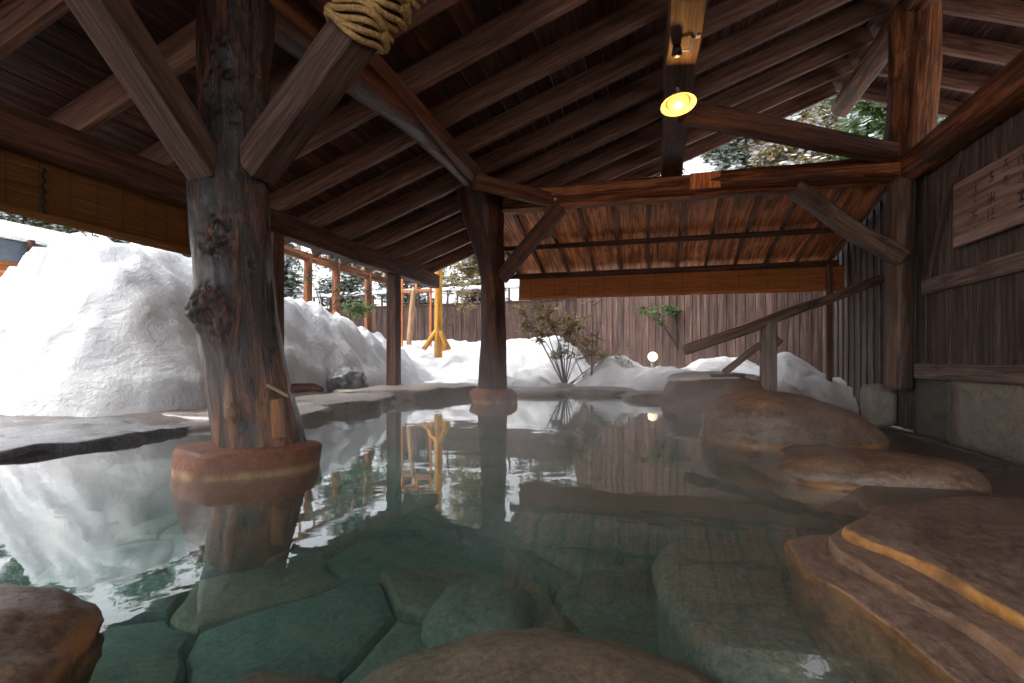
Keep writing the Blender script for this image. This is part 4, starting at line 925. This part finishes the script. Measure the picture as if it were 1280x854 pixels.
b_ = D(905, 440, 14.3); shrub('bare sapling with pale bark behind the handrail', b_, [D(906, 370, 14.3), D(900, 376, 14.3), D(890, 372, 14.3)], 0, M_ochre, 6, name='sapling')
b_ = D(850, 430, 14.6); shrub('green pine sapling under the far bamboo blind', b_, [D(x, y, 14.6) for x, y in ((800, 382), (830, 378), (850, 385), (872, 381), (815, 392), (885, 376))], 16, M_bright, 7, leaf=.09, name='pine_sapling')
b_ = D(435, 405, 13.0); shrub('green pine bush on top of the left snow pile', b_, [D(x, y, 13.0) for x, y in ((445, 388), (452, 392), (440, 383), (458, 386))], 26, M_bright, 8, leaf=.06)
b_ = D(405, 385, 13.6); shrub('bare twiggy bush behind the left snow pile', b_, [D(x, y, 13.6) for x, y in ((430, 355), (455, 350), (400, 350), (440, 365), (470, 362), (385, 345))], 4, M_leaf, 9, leaf=.08)
b_ = D(545, 420, 17); shrub('leafy branch hanging over fence left of far trunk', b_, [D(x, y, 17) for x, y in ((575, 330), (590, 345), (585, 370), (570, 325), (595, 380))], 8, M_ochre, 10, leaf=.09)

# ------------------------------------------------------------------ steam drifting over the hot water
def steammat():
    m = bpy.data.materials.new('steam'); m.use_nodes = True; t = m.node_tree; t.nodes.clear(); out = t.nodes.new('ShaderNodeOutputMaterial')
    pv = N(t, 'ShaderNodeVolumePrincipled'); pv.inputs['Color'].default_value = (.96, .97, 1, 1); pv.inputs['Anisotropy'].default_value = .25
    tc = t.nodes.new('ShaderNodeTexCoord'); mp = N(t, 'ShaderNodeMapping'); mp.inputs['Scale'].default_value = (1, 1, .7); t.links.new(tc.outputs['Object'], mp.inputs[0])
    n = tex(t, mp.outputs[0], .95, 4, .55, 1.2); sx = t.nodes.new('ShaderNodeSeparateXYZ'); t.links.new(tc.outputs['Object'], sx.inputs[0])
    hf = ramp(t, sx.outputs[2], [(0.0, (1, 1, 1)), (.35, (.55,) * 3), (1.0, (0, 0, 0))])
    d = mathn(t, 'MULTIPLY', ramp(t, n, [(.46, (0.05,) * 3), (.70, (1,) * 3)]), hf)
    t.links.new(mathn(t, 'MULTIPLY', d, STEAM), pv.inputs['Density']); t.links.new(pv.outputs[0], out.inputs['Volume']); return m
STEAM = 0.38
k2 = [(max(p[0], -2.35 - .05 * p[1]), p[1]) for p in PO[::3]]; kk = len(k2)
cxm, cym = -.8, 6.2
V = []; F = []
for z, sc_ in ((.015, 1.0), (.5, 1.0), (.95, .93), (1.15, .7)):
    for p in k2: V.append((cxm + (p[0] - cxm) * sc_, max(1.5, cym + (p[1] - cym) * sc_), z))
for i in range(3):
    for j in range(kk): a = i * kk + j; b_ = i * kk + (j + 1) % kk; F.append((a, b_, b_ + kk, a + kk))
F.append(tuple(range(kk))[::-1]); F.append(tuple(3 * kk + j for j in range(kk)))
st_ = meshobj('steam', V, F, steammat()); st_['kind'] = 'stuff'; st_['label'] = 'thin white steam drifting over the hot pool'; st_['category'] = 'steam'
bm = bmesh.new(); bm.from_mesh(st_.data); bmesh.ops.recalc_face_normals(bm, faces=bm.faces); bm.to_mesh(st_.data); bm.free()
cy.volume_step_rate = 5.0; cy.volume_max_steps = 48; cy.volume_bounces = 1

# ------------------------------------------------------------------ groups of like things
GROUPS = {'forest_tree': 'snowy trees behind the shelter', 'shore_slab': 'flat slabs along the left shore', 'rim_stone': 'stones along the far rim', 'rock_ledge': 'layers of the brown ledge', 'plinth_stone': 'plinth stones under the trunk posts',
          'boulder': 'boulders around the pool', 'sunken_boulder': 'sunken boulders', 'sunken_ledge': 'sunken ledges', 'bamboo_blind': 'bamboo blinds', 'board_fence': 'board fences', 'sapling': 'bare saplings', 'shrub': 'garden shrubs'}
for o in S.objects:
    if o.parent is None and 'category' in o:
        g_ = GROUPS.get(o.name.split('.')[0])
        if g_: o['group'] = g_
